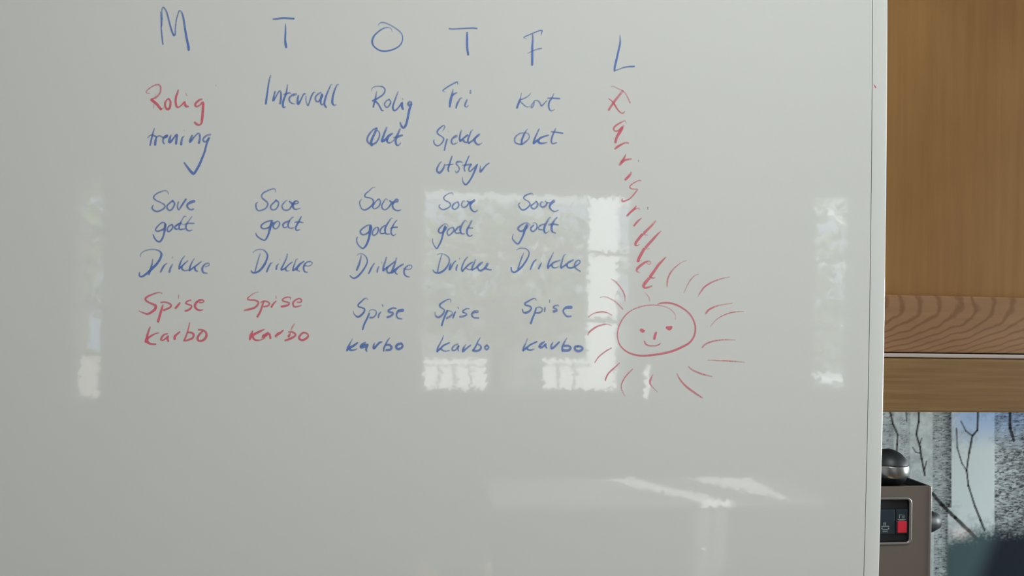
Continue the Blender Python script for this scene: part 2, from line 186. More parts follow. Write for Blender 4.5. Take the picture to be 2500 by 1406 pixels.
# ------------------------------------------------------------------ the handwriting (pen strokes; x,y,width,density)
# header lines: #colour;label;name;origin x;origin y;scale    one stroke per line
INKTEXT = '''
#b;blue handwritten letter M heading the first column;handwritten_letter;320;0;10
725,295,20,80 735,500,25 740,700,28,85 755,880,30 780,1080,35,60
748,640,28,60 758,450,30 752,260,32,55 775,180,34,50 810,195,38 860,270,40,60 895,380,40,70 930,520,40 965,650,40,80 1005,780,42 1050,870,46 1080,820,36,60 1085,680,32 1105,500,30 1135,380,32 1165,290,34,50 1190,260,38,50 1230,290,40,55 1265,380,42,75 1290,500,42,85 1310,640,42,95 1330,770,48,100 1355,910,50 1380,1030,52 1405,1150,60 1408,1220,52,80
#r;red handwritten word Rolig under the M;handwritten_word;330;190;10
355,380,22,40 300,375 268,350,30,50 290,310 380,235 470,185,38 570,165,42,55 620,210 625,290 605,370 555,440 500,485,40,70 440,510 400,525,45,90
400,535,60,95 470,590 530,640 580,700 630,765,55,80
640,760,36,50 685,735,30,35
505,400,18,25 482,480
462,640,24,30 450,735
820,505,35,60 770,540 735,610,50,85 735,690 765,750 810,765,55 850,720 865,640,45 865,580 845,540 820,510,30,60
1055,300,40,45 1035,370,45,75 1005,450,50,85 990,560 1000,650 1030,715,42 1080,705,30 1140,660 1190,600 1215,585,40,80 1215,630,55,95 1245,685 1300,700,40,70
1235,380,20,35 1265,435,25,40
1630,520,35,70 1570,540,45,80 1490,610,50,85 1470,670 1510,700,40,70 1580,665,30 1640,600,45,80 1665,620,60,90 1660,720 1650,880 1635,1030 1620,1110,45,75 1570,1150,35,70 1510,1130,50,90 1460,1085,40
#b;blue handwritten word trening with a long hooked tail;handwritten_word;330;300;10
470,140,35,45 435,250,40,60 405,370,42,75 380,480 365,545,35
310,360,30,40 370,305,30,50 430,300,45,60 480,320,40 520,350,40,60 500,430,60,75 490,530,60,70
520,350,40,50 580,315,35,50 640,330 690,360,40,60 760,335,60,75 790,310,60,75 740,320,45 700,370,50,65 680,430,42,60 695,490 720,515,30,45
875,300,30,50 845,380,60,70 830,470,60,75 870,460,55 940,370,40,65 1020,285,50,75 1010,400,55,75 1000,505,55,70
1195,325,25,50 1150,370,40,65 1125,520,60,70
1190,170,15,25 1205,200,18,25
1390,310,45,60 1360,390,60,75 1340,470,55,70 1400,400,40,65 1480,300,35,60 1550,250,40,50 1580,300,50,60 1580,390 1560,485,60,65
1835,285,50,45 1770,295,45,50 1690,350,45,60 1660,420,45,60 1700,460 1760,430,40 1815,350,45,55 1775,430,60,60 1740,540,45,75 1700,700,45,90 1630,880,50 1560,1040,55,95 1480,1180 1430,1240,55 1370,1190,60,85 1290,1090,50,75 1205,975,42,60
#b;blue handwritten word Sove below trening;handwritten_word;330;460;10
815,150,20,30 800,80,25,40 730,50,28,50 620,80,30,60 520,130 460,190,35,75 460,240 540,300,28,60 640,345 710,390,35 735,430 700,490,38,65 620,535 540,560,38 460,530,35,70 415,470 440,410,30,55
920,295,40,65 850,350,38 790,410 780,470 830,530,38 890,515 950,430,42 965,360 920,295,35
1060,330,35,50 1035,420,35,60 1045,490 1075,515 1130,430,42,70 1240,265,45,75
1440,310,65,75 1370,330,65 1300,370,55,80 1270,420,45 1310,490,38,65 1370,515,35 1430,500,32,60
#b;blue handwritten word godt in the first column;handwritten_word;330;460;10
720,840,35,60 660,830 580,890 520,960,38,65 497,1010 540,1045,42,60 620,1025 700,990,50,70 738,930 740,850,45 728,920,50,75 725,1000,50,80 700,1120,45,75 660,1230 600,1300,45,80 530,1280,35 470,1200 440,1125,30,50
900,880,38,60 840,910 785,980,42,65 790,1040 830,1050 890,1000,38 925,930,42 900,885,35
1110,850,45,70 1040,880,45 970,940,42 985,990 1060,985,30,55
1245,685,25,35 1200,680,30,45 1140,780 1100,860,42,70 1075,940,45 1095,1000,40 1210,985,28,50
1120,855,25,45 1180,880
1385,690,25,40 1310,790,30,50 1260,870,38,65 1240,960,42,75 1280,1020,38,65 1340,1030,32 1395,1015,25,45
1215,875,30,50 1290,850,35 1435,850,35,60
#b;blue handwritten word Drikke in the first column;handwritten_word;320;590;10
235,365,25,35 235,310,28 290,245,25,45 400,200,25,50 520,185,28,55 640,200,30 720,245,40,65 745,310,55,75 710,420 620,550,55,85 500,670,60,95 390,770,50 280,845,40,85 215,840,35,70 205,790 215,745,28,50
530,430,30,45 515,540,40,60 490,640,50,75 440,800,35,60
880,530,25,45 830,560,35,60 780,630,48,70 725,735,42,60
1015,555,35,50 965,640,45,65 940,735,50
1020,375,35,22 1010,410,25,22
1310,345,25,40 1240,440,35,60 1190,560,45,75 1175,660,40,75
1180,650,30,70 1240,600,40,80 1320,520,35,65 1385,465,30,45
1240,600,40,80 1250,670,42,75 1310,705,32,60 1400,690,28
1545,410,25,40 1490,500,32,60 1440,620,42,75 1430,700,42
1430,700,40,75 1520,635,40 1620,560,38 1720,480,28,45
1560,620,45,75 1570,690,45,75 1620,720,35,55
1820,610,30,50 1900,580,28 1910,540 1890,520,30 1820,540,38 1760,600,45,65 1740,680,50 1770,750,42,65 1860,770,30,50
#r;red handwritten word Spise in the first column;handwritten_word;320;710;10
755,60,28,50 730,40,25,50 650,40,30,60 480,100,38,70 370,160,50,85 360,220,45,85 440,280,38,75 560,330,45,85 610,370,65,95 580,450,60,95 480,530,50,90 400,560,45,80 310,535,35,60 200,490,28,35
735,280,38,60 830,270,36,65 930,300,38 985,350,45,75 940,410,45,80 800,470,45,75
780,345,35,65 755,430,50,85 730,510,55,85 700,620,55,90 665,740,60,85
1190,295,45,75 1140,360,50,90 1090,415,50,80
1165,100,25,35 1162,180,30,40
1460,225,35,65 1380,250,38,75 1335,300,42,85 1400,330,32,75 1470,355,35 1475,400,38,80 1430,450,45,85 1350,485,45,85 1310,490,35,35
1670,285,35,65 1750,280,32 1780,250,30 1740,220,36,75 1670,230,45,85 1590,290,55,95 1560,370,55 1600,440,50,90 1670,470,42 1750,465,28,60
#r;red handwritten word karbo in the first column;handwritten_word;320;710;10
465,880,35,50 430,980,45,75 400,1080,50,85 360,1240,55,90
680,1020,28,40 580,1050,35,65 470,1110,45,85 400,1170,55,90 400,1240,65,95 470,1290,45,90 600,1300,40,70
890,1045,35,60 820,1060,40,70 760,1120,50,75 730,1190,45,75 790,1200,35 870,1140,40,75 910,1090,35,60 890,1160,55,90 910,1225,45,80
1190,1000,38,70 1130,1050,45,80 1070,1110,55,90 1065,1170,55,85
1430,775,28,55 1410,890,30,65 1370,1030,35,75 1330,1140,45 1290,1215,35,70
1390,1010,40,75 1470,1015,45,80 1530,1060,50,85 1510,1140,45 1440,1180,45 1320,1215,35,65
1650,945,35,65 1740,950,38,75 1820,1000,50 1845,1080,55,80 1810,1160,60 1730,1215,50 1650,1210,48 1625,1150,55,85 1670,1060,50 1750,980,40,70
#b;blue handwritten letter T heading the second column;handwritten_letter;600;20;10
670,265,32,60 740,262,38,75 850,245,38,85 980,240,38 1175,255,40,80
970,380,22,50 973,500,32,80 970,640,38,95 965,780,42 975,880,60 990,955,50,75
#b;blue handwritten word Intervall under the first T;handwritten_word;600;160;10
610,245,35,45 580,340,35,60 550,520,38,85 525,700,40,90 505,840,48 495,930,45,80
715,635,38,55 690,740,42,70 670,860,50,75 720,790,35,70 790,660,35,60 840,615,40,55 860,680,42,65 860,800,48,75 840,930,45
1018,470,28,45 1005,570,32,60 985,690,45,75 940,800,48,80 910,900,50,80 910,1000,50 940,1025,35,65 970,1005,25,50
920,710,25,45 990,690,45,65 1060,665,35,60 1105,680,25,45
1225,700,55,50 1180,710,65,60 1110,740,45 1060,810,48 1080,880,42,60 1130,920,32 1185,935,25,50
1285,740,45,55 1265,840,50,70 1280,940,60,75 1340,850,40,70 1400,720,38,65 1440,685,35 1465,700,22,45
1475,745,28,40 1470,840,28,50 1490,920 1520,980,35,60 1560,880,38 1600,760,38,80 1640,680,35,80 1665,650,30,55 1700,660,22,40
1830,660,38,55 1760,700,38 1705,770,42,60 1710,850 1760,885,38,60 1830,820,40 1870,740,48,70 1862,695,40 1835,800,48,80 1830,900,42 1855,955,32,70 1895,940,28,60
2115,475,22,40 2085,465,28,45 2030,580,35,60 1965,740,45,75 1930,860,48,80 1925,950,45 1965,1020,35,65
2270,470,25,45 2235,465,30,50 2180,580,42,65 2130,740,48,80 2115,860,50,95 2120,930,45,85 2165,970,28,65 2205,955,22,50
#b;blue handwritten word Sove in the second column;handwritten_word;600;455;10
730,135,25,35 725,75,28,45 680,55,28,55 560,90,32,60 450,145,35 390,210,36,65 400,270 460,330,36,65 530,390,38 540,450,38 490,530,36,60 400,575 320,590,32 270,550,35,65 250,470,38 260,410,32 300,385,22,40
740,340,38,60 680,400,38,65 615,470 615,540,38 670,570,34 740,550 795,460,36 800,380 740,335,38
1000,340,24,45 930,400,34,55 890,480,38,60 920,560,36 990,580,34 1060,560,36,65 1110,500,40,70 1170,430,45,75
1070,370,40,60 1110,400,50,65 1150,440,45,80
1180,430,35,65 1250,420,28 1290,390,28 1240,350,32,65 1190,380,50,75 1150,450,55,85 1170,530,42,75 1220,560,32,65 1330,535,24,45
#b;blue handwritten word godt in the second column;handwritten_word;600;455;10
650,835,35,60 580,840,34,65 470,880,36 390,940,38,75 375,990 420,1030,34,70 500,1025 580,990,42,75 635,930,60,70 670,885,50,55
630,870,55,65 605,980,60,80 580,1080,50,85 545,1190,42 490,1290,40,75 440,1310,34,75 340,1260,34 270,1200,32 245,1140,28,45
780,845,32,45 720,880,45,65 670,950,48,70 690,1020,38 750,1030,32,55 810,970 830,890,36 790,845,28,50
1060,850,42,60 980,870,45,65 910,930,45,70 930,1000,35,60 1010,990,28
1160,750,34,45 1110,780,34,50 1060,860,42,75 1035,940,44,75 1060,1010,32,60 1130,1020,28 1180,1000,22,40
1355,740,36,50 1310,830,42,65 1255,930,45,80 1220,1010,42,80 1240,1070,34,75 1320,1055,25,50
1195,880,24,45 1290,860,36,75 1400,885,28,50
#b;blue handwritten word Drikke in the second column;handwritten_word;590;590;10
280,265,24,35 340,210,24,45 440,185,24,50 540,200,30 610,270,36,65 635,350,42,75 600,470,46,85 530,600,52,95 430,710,45,90 330,755,38,80 260,745,36 240,705,30,55
455,290,28,35 410,430,34,55 365,590,32,65 330,730,28,70
755,505,24,40 710,530,34,60 660,620,42,80 615,730,42,60
900,540,24,45 860,590,42,65 845,670,42
930,435,28,22 932,447,25,22
1115,305,40,35 1090,410,38,55 1030,540,38,70 970,660,42,80 980,690,30
970,690,34,85 1060,650,38,80 1150,560,32,75 1240,495,28,50
1075,630,32,75 1080,690,38,70 1110,715,28,60 1165,705,18,40
1370,420,28,35 1330,440,30,45 1290,550,34,60 1250,680,38,70 1260,705,30
1260,700,32,60 1340,650,60,80 1420,550,48,80 1520,480,32,60
1345,660,45,80 1370,700,32,60 1425,715,22,40
1560,585,28,60 1650,590,24,50 1710,550,26 1720,500,28 1670,480,28,60 1590,500,32,65 1530,570,42,80 1515,660,42,75 1545,730,36,75 1610,745,24,55
#r;red handwritten word Spise in the second column;handwritten_word;580;705;10
515,75,20,30 440,90,22,40 320,160,24,55 240,240,32,80 300,265,32,75 430,275,34 510,320,40,80 490,390,42,80 410,460,44,85 290,495,44,90 170,520,30,60
570,330,28,60 640,295,32,70 730,310,34,75 785,355,36 740,410,36 640,430,32
640,310,40,70 600,430,44,75 555,560,46,85 490,675,50,80
940,300,30,60 880,360,42,75 830,440,44,80
940,170,20,25 945,225,36,30
1290,260,22,45 1295,215,28,50 1240,200,30,65 1140,225,34,75 1090,280,34 1180,315,34,75 1260,340,36 1240,390,42,80 1150,420,48,90 1075,430,44,80
1460,325,28,65 1540,325,36,70 1565,280,34 1520,235,34,75 1440,255,34 1360,330,42,80 1360,400 1410,440,36,75 1550,405,30,60
#r;red handwritten word karbo in the second column;handwritten_word;580;705;10
370,1030,30,60 330,1130,70,90 300,1230,50,80
650,990,30,50 560,1030,50,75 440,1090,55,90 370,1140,60,90 390,1210,45,85 450,1250,42,85 560,1245,28,70 660,1200,25,60
750,1060,30,60 680,1110,55,80 610,1170,65,90 680,1150,55,75 770,1090,40,75 790,1130,45,90 805,1200,45,85
1110,1015,35,75 1060,1060,45,85 990,1100,65,100 930,1150,45,80
935,1170,50,22 960,1175,40,22
1390,855,24,45 1340,930,38,50 1310,995,28,40
1250,1050,34,60 1340,1050,42,75 1420,1110,42,85 1370,1170,44,90 1260,1225,46,90 1165,1255,38,85
1290,1080,28,70 1255,1150,62,90
1610,1065,38,80 1540,1120,48,80 1500,1200,50,85 1560,1250,48,90 1630,1240,52,90 1710,1180,50,80 1725,1130,34,80 1680,1080,38,80 1610,1065,30
#b;blue handwritten letter O heading the third column;handwritten_letter;840;30;10
830,320,18,35 880,260,28,45 950,250,30,50 1060,280,34,45 1170,335,34,42 1300,420,32,50 1390,500,22,60 1430,600,20,85 1415,720,28,85 1350,820,34,70 1230,895,34,85 1100,935,32,90 980,950,36,90 850,920,32,95 740,840,34,92 690,750,42,90 695,660,44,85 740,570,40,75 830,480,36,70 930,410,34,65 1020,375,24,60 1100,375,20,50 1150,400,18,45 1175,480,14,35
#b;blue handwritten word Rolig under the O;handwritten_word;840;190;10
670,330,16,30 680,260,24,40 750,215,26,45 850,205,26,50 930,215,32,60 990,260,34 1000,320,34,65 950,410,36,70 850,480,38 770,530,45,80 700,560,40,65
795,340,28,40 770,480,38,60 740,600,38,80 715,710,38,85
750,560,50,90 830,630,36,75 890,730,38 930,800,38,70 975,795,20,35
1100,525,34,50 1040,560,36,55 990,630,38 1010,700 1060,720,34 1120,650,40,60 1140,580,36 1100,525,28
1315,345,34,40 1270,470,36,55 1215,620,38,80 1190,720,42,85 1215,790,40,80 1260,790,34,70 1340,710,34,70 1420,600,40,75 1410,660,60,85 1435,760,50,80
1420,500,28,35 1440,530,28,35
1650,600,36,55 1600,580,45,60 1560,630,45,65 1580,680,40,60 1650,620,50,60 1620,700,50,85 1590,800,52,90 1550,1000,50 1510,1150,55,90 1450,1220,50,85 1400,1170,45,75 1375,1095,38,60
#b;blue handwritten word Økt in the third column;handwritten_word;840;270;10
800,430,40,55 730,450,34,60 650,530,42,65 580,640,46,65 570,740,46,65 620,800,36,70 700,820,45 790,770,42,65 850,670,38,65 870,580,34 850,510,24,65 805,480,24,60
795,440,50,60 750,550,55,75 690,680,55,85 660,780,58,90 680,840,60,85
1040,415,45,45 990,540,50,75 940,680,50,80 930,740,60,85
930,750,50,85 1010,710,60,85 1100,610,60,85 1180,560,45,50
1060,680,55,85 1050,750,45,80 1100,790,40,60 1170,760,28,50 1230,710,24
1365,450,42,45 1320,560,50,65 1270,670,60,75 1260,750,50,75 1280,830,45 1320,850,38,60 1385,790,24,45
1215,660,30,40 1300,640,60,65 1420,600,45,55
#b;blue handwritten word Sove in the third column;handwritten_word;850;450;10
655,80,18,35 600,80,24,45 520,150,28,55 440,220,28,75 405,270,32,90 430,310,30,70 530,330,26,65 600,370,34,70 620,430,38,75 590,500,40,85 500,580,36,80 400,625,32,75 330,590,30,65 290,500,30,60 285,420,32,55 330,365,20,40
740,370,34,50 690,400,28,65 620,500,36,70 600,560,34 640,595,28,60 710,570,30 770,500,38,65 790,420,32 760,355,28,60 720,370,24
960,380,24,40 920,350,26,45 870,420,32,65 820,520,36,75 840,590,36,70 900,620,28,65 980,570,34,70 1040,490,40,80 1090,440,50,80
1020,400,45,60 1060,440,40,75
1130,430,30,65 1200,420,40,65 1215,390,40,60 1180,360,40,65 1120,430,50,80 1085,510,42,85 1110,590,36,75 1180,635,30,75 1250,635,26,80 1300,615,14,50
#b;blue handwritten word godt in the third column;handwritten_word;850;450;10
560,1000,34,60 500,990,30,60 400,1040,32,75 310,1120,36,80 300,1170 340,1220,34,75 410,1220,32,70 500,1170,45,80 560,1090,60,75 555,1020,50,70
545,1030,65,75 535,1140,65,90 520,1260,52,90 480,1400,50,90 430,1500,45,90 360,1560,34,85 280,1510,30,70 220,1420,30,65 210,1340 225,1285,24,50
740,1060,28,60 690,1045,30,55 620,1110,40,65 590,1190,38,65 620,1240,34 690,1210,32 740,1120,40,65 730,1060,32
900,1000,24,60 830,1050,38,65 780,1130,38,70 800,1200,34,65 890,1190,28
1085,830,18,35 1050,830,26,50 980,930,38,65 920,1030,48,80 900,1130,46,75 930,1210,36,65 1020,1210,26,60
1190,875,26,50 1140,930,28,60 1080,1040,38,80 1050,1130,36,80 1060,1210,34 1105,1250,28,65 1165,1215,20,45
1025,1080,22,35 1100,1050,34,85 1200,1045,32,70
#b;blue handwritten word Drikke in the third column;handwritten_word;850;550;10
225,740,22,35 250,700,22,40 320,690,24,50 390,720,24,55 450,790,30,65 470,880,30,75 430,990,36,85 340,1130,42,90 240,1240,44,90 150,1290,36,85 90,1270,30,80 45,1225,24,65
315,740,34,40 300,840,42,60 260,970,52,75 210,1090,45,65
640,930,32,50 590,1000,40,60 540,1100,42,75 505,1170,42,60
750,1010,28,50 720,1070,42,60 710,1145,36,55
820,885,24,22 825,920,28,25
935,785,42,40 900,900,42,55 860,1030,46,70 860,1100,42,75
860,1095,42,75 950,1030,45,75 1040,960,40,75 1130,890,35,65
970,1010,50,75 940,1090,42,70 980,1160,38,70 1040,1150,40,70
1180,800,34,40 1150,900,42,60 1110,1020,48,75 1060,1150,50,75
1080,1150,45,80 1160,1080,60,90 1240,1010,42,75 1340,950,42,55
1150,1110,50,85 1160,1170,36,70 1205,1195,24,50
1340,1050,20,30 1400,1070,26,50 1500,1075,24,50 1560,1020,26 1540,975,26 1480,975,28,55 1400,1030,42,65 1365,1120,42,75 1380,1200,38,75 1430,1245,32,70 1500,1260,22,55
#b;blue handwritten word Spise in the third column;handwritten_word;830;730;10
680,15,16,50 650,-25,20,50 590,-5,30,70 520,60,32,80 450,130,34,90 450,180 530,205,32,75 600,240,36,75 590,310,42,80 520,390,50,85 440,435,45,80 370,390,28,65 330,330,22,55 330,295,20,45
700,320,22,35 740,270,26,45 810,255,28,45 880,290,30,50 880,370,36,60 820,440,40,65 740,450,48,65
715,355,50,65 660,480,42,85 600,600,42,95 555,740,34,90
995,315,28,60 950,380,45,65 940,450,34,65
1035,135,24,60 1050,175,24,60
1370,225,30,65 1290,215,36,70 1190,270,50,80 1200,310,50,75 1290,330,42,65 1290,370,48,70 1220,420,50,70 1160,440,50,70
1530,270,80,70 1450,280,70,75 1400,320,50,85 1380,390,36,85 1420,460,36,75 1510,480,36,55
#b;blue handwritten word karbo in the third column;handwritten_word;830;730;10
310,965,22,40 250,1070,32,65 200,1180,55,90 175,1250,42,90
425,1070,42,70 330,1140,50,90 240,1190,60,90 250,1240,55,80 330,1245,36,65 415,1215,28,50
620,1060,40,50 560,1110,80,80 510,1170,80,80 600,1150,80,75 680,1110,50,70 650,1180,50,80 640,1230,50,75 655,1275,36,60
845,1075,30,55 820,1150,45,75 830,1210,55,75 900,1130,50,75 970,1060,50,75 1025,1045,35,55
1225,940,22,40 1170,1000,34,60 1110,1120,45,80 1070,1210,42,80 1070,1270,30,70
1140,1120,50,60 1220,1120,55,70 1260,1180,60,75 1230,1230,55 1140,1245,60,65
1500,1080,50,70 1420,1100,60,80 1370,1160,60,80 1410,1220,55,75 1500,1190,60,75 1530,1130,50,75 1500,1080,40
#b;blue handwritten letter T heading the fourth column;handwritten_letter;1050;30;10
475,400,36,60 560,408,30,70 800,395,28,80 1050,385,30,80 1140,395,34,75
905,500,45,65 905,650,50,95 905,800,52,100 915,930,50,100 930,1030,50,80
#b;blue handwritten word Fri under the second T;handwritten_word;1040;180;10
775,260,20,55 775,215,30,60 750,200,32,65 660,245,28,75 520,325,26,80 410,410,26,60 430,435,18,45 490,450,14,30
660,390,30,45 640,480,45,65 610,610,62,80 590,720,60,85 580,800,45,75
640,540,40,75 690,490,42,65 750,465,32,50
880,600,24,40 840,600,38,50 790,680,46,65 750,770,46,75 735,840,34,60
1000,640,40,45 970,710,46,60 950,780,42,60 985,815,32,50 1035,780,24,45
1085,410,36,45 1085,470,50,50
#b;blue handwritten word Sjekke in the fourth column;handwritten_word;1040;300;10
405,200,18,35 450,120,30,50 460,85,28,50 430,60,28,55 370,100,34,65 290,180,42,70 275,240,38,65 330,300,32,65 400,340,28 435,390,32 410,460,34,60 350,530,34 280,560,36,60 215,520,34,60 190,450,30 200,405,22,45
515,400,42,55 480,520,40,70 450,665,36,65
540,205,24,25 555,215,20,25
740,320,65,50 700,340,60,60 640,390,46,65 620,460,42,65 650,515,38,60 710,510,32 775,475,16,40
870,175,24,45 840,260,38,65 820,380,42,75 835,440,45,80
840,440,42,80 920,370,42,75 1010,300,50,70
910,420,55,75 950,470,42,65 1010,470,32
1150,170,20,40 1110,190,28,50 1060,310,40,75 1020,430,42,75 1050,495,42,65
1050,490,38,65 1150,420,40,75 1230,340,50,85 1300,280,50,60
1190,390,55,85 1195,460,45,80 1250,520,42,70 1300,525,36,60 1370,490,18,40
#b;blue handwritten word utstyr in the fourth column;handwritten_word;1030;360;10
480,345,22,40 440,380,34,50 380,490,46,65 370,570,46,65 430,620,60,65 500,550,48,65 545,460,38,60 555,400,20,45
735,215,36,50 700,320,38,70 660,450,42,85 640,530,38,80 655,585,28,65
565,430,30,45 690,415,34,65 770,410,18,40
995,370,24,45 940,345,42,55 860,355,50,60 840,400,36,65 890,460,32,55 915,520,34,55 890,580,42,50 845,615,42,50 815,575,24,45
1155,200,26,60 1110,300,30,80 1060,420,34,95 1030,510,30,80 1050,575,32,70
995,435,36,35 1080,425,40,60 1200,410,42,55
1200,420,45,60 1160,480,40,70 1145,550,36,65 1180,580,36,60 1260,510,34,65 1350,415,28,60
1355,410,30,60 1310,520,50,85 1250,660,42,90 1180,790,36,95 1110,880,40,85 1060,905,40,75 1010,850,30,65 990,780,22,60 990,725,16,50
1430,450,24,45 1425,530,34,65 1425,595,50,75 1500,510,40,70 1580,420,34,65 1640,385,34,55
#b;blue handwritten word Sove in the fourth column;handwritten_word;1040;470;10
660,65,16,35 650,15,24,45 610,5,22,50 520,40,26,55 450,95,32,60 435,150,32,60 490,200,28,60 560,235,28 600,290,30,65 570,350,30,70 480,400,28,70 400,410,26,65 340,370,28,60 320,330,28 345,290,20,45
790,230,26,55 730,240,36,50 660,300,42,65 645,370,36,65 700,410,30,60 770,370,34,60 805,300,36 780,230,26
955,220,20,35 920,195,28,40 880,250,32,55 870,320,34 920,360,28,60 990,330,34,65 1040,270,38,75 1090,230,45,80
1005,205,30,55 1060,245,38,75
1180,190,60,60 1120,240,60,80 1080,310,46,85 1100,400,38,80 1160,460,34,75 1210,465,30,70 1260,430,18,50
#b;blue handwritten word godt in the fourth column;handwritten_word;1040;470;10
540,830,16,35 520,780,22,40 460,765,28,45 380,820,36,60 320,890,42,70 310,950 360,990,36,70 430,950,45,75 490,860,60,65
465,830,55,60 430,940,52,80 410,1040,40,90 370,1180,36,100 310,1300,34,90 265,1365,32,80 210,1310,26,65 165,1210,22,60 165,1125,14,50
660,850,30,50 590,870,34,55 530,930,38 520,1000,36 560,1045,36,60 630,990,38 685,920,42,65 670,860,32
830,820,34,65 760,870,48,70 710,950,36,70 750,990,34,65 840,980,26
1010,715,16,30 960,680,30,45 900,750,40,60 850,850,50,80 840,930,48,80 870,1000,32,75 935,1005,24,60
1115,690,42,45 1060,800,42,60 1010,890,50,75 1000,980,46,75 1040,1055,34,65 1090,1060,30 1130,1035,22,55
1040,860,30,55 1140,865,30,60
#b;blue handwritten word Drikke in the fourth column;handwritten_word;1040;590;10
280,320,24,35 330,290,22,40 420,295,22,50 510,340,26,55 570,420,30,65 560,520,34,70 490,640,42,80 390,730,44,90 290,760,36,90 210,740,30,80 170,680,24,55
385,310,28,45 350,430,28,60 310,590,28,70 285,740,28,75
605,530,34,50 580,620,48,75 575,690,42,65 630,600,40,70 680,510,36,65 730,470,32,55
770,560,30,50 745,630,46,65 740,700,34,60
815,400,28,40 825,425,24,40
1015,375,38,40 950,450,36,55 890,580,36,75 870,680,38,80 895,720,38,75
895,710,40,75 960,640,38,75 1040,560,42,70 1130,500,36,60
980,640,28,65 1050,685,24,60 1110,670,28,65
1210,440,34,40 1170,530,48,60 1130,620,46,70 1130,690,38,75
1130,690,34,70 1230,630,40,75 1300,560,60,75 1370,505,48,55
1260,620,38,75 1290,690,42,70 1350,700,50,70 1430,650,45,70
1430,650,45,75 1470,600,55,75 1500,540,60,60
1440,640,38,80 1500,670,34,70 1590,685,32,60
#b;blue handwritten word Spise in the fourth column;handwritten_word;1040;730;10
600,80,14,40 605,10,20,55 540,5,24,60 430,60,38,70 340,130,45,75 350,190,34,75 430,240,30,65 450,290,34,65 400,380,45,70 310,440,50,65 250,420,38,65 225,360,28,50 225,310,20,45
530,280,28,65 600,290,28,45 650,330,26,50 600,410,45,60 510,460,50,60
520,290,50,75 480,370,40,95 430,500,38,100 385,640,42,95
720,310,32,55 680,390,52,75 660,460,34,70
780,195,22,50 795,230,22,55
1055,235,24,50 1000,230,30,60 910,280,40,65 900,320,38,60 970,345,38 990,380,42,65 920,420,46,65 835,430,50,60
1255,305,75,50 1180,310,70,65 1130,350,50,75 1120,400,40,70 1170,450,36,65 1285,460,36,60
#b;blue handwritten word karbo in the fourth column;handwritten_word;1040;730;10
425,880,18,40 405,960,28,65 350,1070,32,65 290,1190,40,75 275,1280,42,75
275,1270,38,75 350,1210,42,80 430,1130,42,80 570,1065,32,75
360,1200,45,80 410,1250,36,65 480,1270,30,60 570,1250,26,50
780,1095,32,50 700,1130,42,55 640,1200,42,65 650,1250 720,1240,34,60 790,1150,42,65 805,1130,36 780,1200,36,65 795,1265,24,55
970,1110,26,45 920,1190,48,70 900,1280,50,80 980,1210,38,70 1085,1125,36,65
1330,930,18,45 1270,1030,32,75 1210,1160,40,85 1150,1250,50,85
1280,1100,40,55 1340,1150,42,65 1330,1220,50,70 1240,1265,50,75 1150,1250,45,75
1480,1125,45,55 1435,1180,50,60 1480,1235,50,60 1530,1180,50,60 1490,1125,45
#b;blue handwritten letter F heading the fifth column;handwritten_letter;1230;50;10
905,360,14,55 935,260,30,75 910,240,28,70 820,265,26,70 690,320,28,70 560,375,24,65 495,405,24,60 500,425,20,50 560,460,12,25
705,340,26,70 705,480,36,100 695,640,50,95 695,760,50,85 695,900,52,92 692,1080,52,85
580,805,14,40 690,750,22,50 800,705,22,60 920,680,26,75
#b;blue handwritten word Kort under the F;handwritten_word;1230;220;10
430,75,18,40 405,200,28,65 380,270,46,85 320,430,46,75
655,70,20,40 600,140,24,50 500,200,26,60 390,240,28,70
400,270,26,60 480,350,26,60 560,405,26,55 640,395,16,35
730,290,24,50 680,360,28,55 665,430,32,50 710,400,34,50 740,320,30,55 740,270,28 790,250,26,50 850,270,34,55 890,330,36,60 920,385,38,65 980,330,28,60 1050,255,24,50
1215,90,24,40 1180,180,32,65 1110,290,38,85 1095,390,38,80 1120,480,34,70 1165,505,28,55 1240,470,20,40
1070,195,30,45 1200,195,34,75 1360,205,34,70
#b;blue handwritten word Økt in the fifth column;handwritten_word;1230;220;10
510,1045,26,55 410,1050,30,50 310,1110,36,55 265,1190,40,60 280,1270,36,60 350,1310,30,65 440,1315,40,65 530,1260,38,65 610,1180,30,60 625,1110,24,60 580,1050,22,55 530,1040,22
575,950,20,40 530,1010,34,60 480,1110,46,80 440,1220,46,85 435,1320,40,85
860,950,36,50 800,1080,38,65 745,1210,45,80 730,1300,50,80
740,1290,45,80 830,1220,55,80 930,1150,42,80 1090,1100,34,55
840,1240,55,80 870,1290,55,80 950,1300,38,75 1050,1275,24,50
1265,940,36,35 1220,1040,42,65 1180,1140,42,75 1160,1250,40,75 1190,1305,36,65 1290,1280,28,50
1160,1015,32,45 1300,1030,34,75 1435,1050,34,75
#b;blue handwritten word Sove in the fifth column;handwritten_word;1230;460;10
720,165,12,30 700,125,24,45 640,125,30,60 540,165,34,70 485,215,34,75 510,265,24,60 600,315,26,65 640,380,30,75 600,450,34,80 500,520,36,80 430,510,34,70 370,430,30,60 365,380,28,55 400,345,18,40
790,320,34,45 730,370,36,60 670,420,42,65 680,470,38 740,495,40,60 810,440,42,60 830,370,40 790,315,34
975,355,16,35 930,325,42,50 890,380,42,55 910,440,38,60 970,450,45,60 1030,410,45,65 1060,350,36,60 1130,350,24,60
1010,310,34,50 1060,350,34,60
1215,310,80,60 1170,350,60,75 1130,400,50,85 1120,460,40,80 1170,530,28,75 1250,560,24,75 1335,525,14,55
#b;blue handwritten word godt in the fifth column;handwritten_word;1230;460;10
640,900,24,35 600,850,32,40 540,835,28,50 440,880,40,65 350,960,46,75 370,1020,40,75 440,1040,42,75 520,990,55,80 580,920,60,60
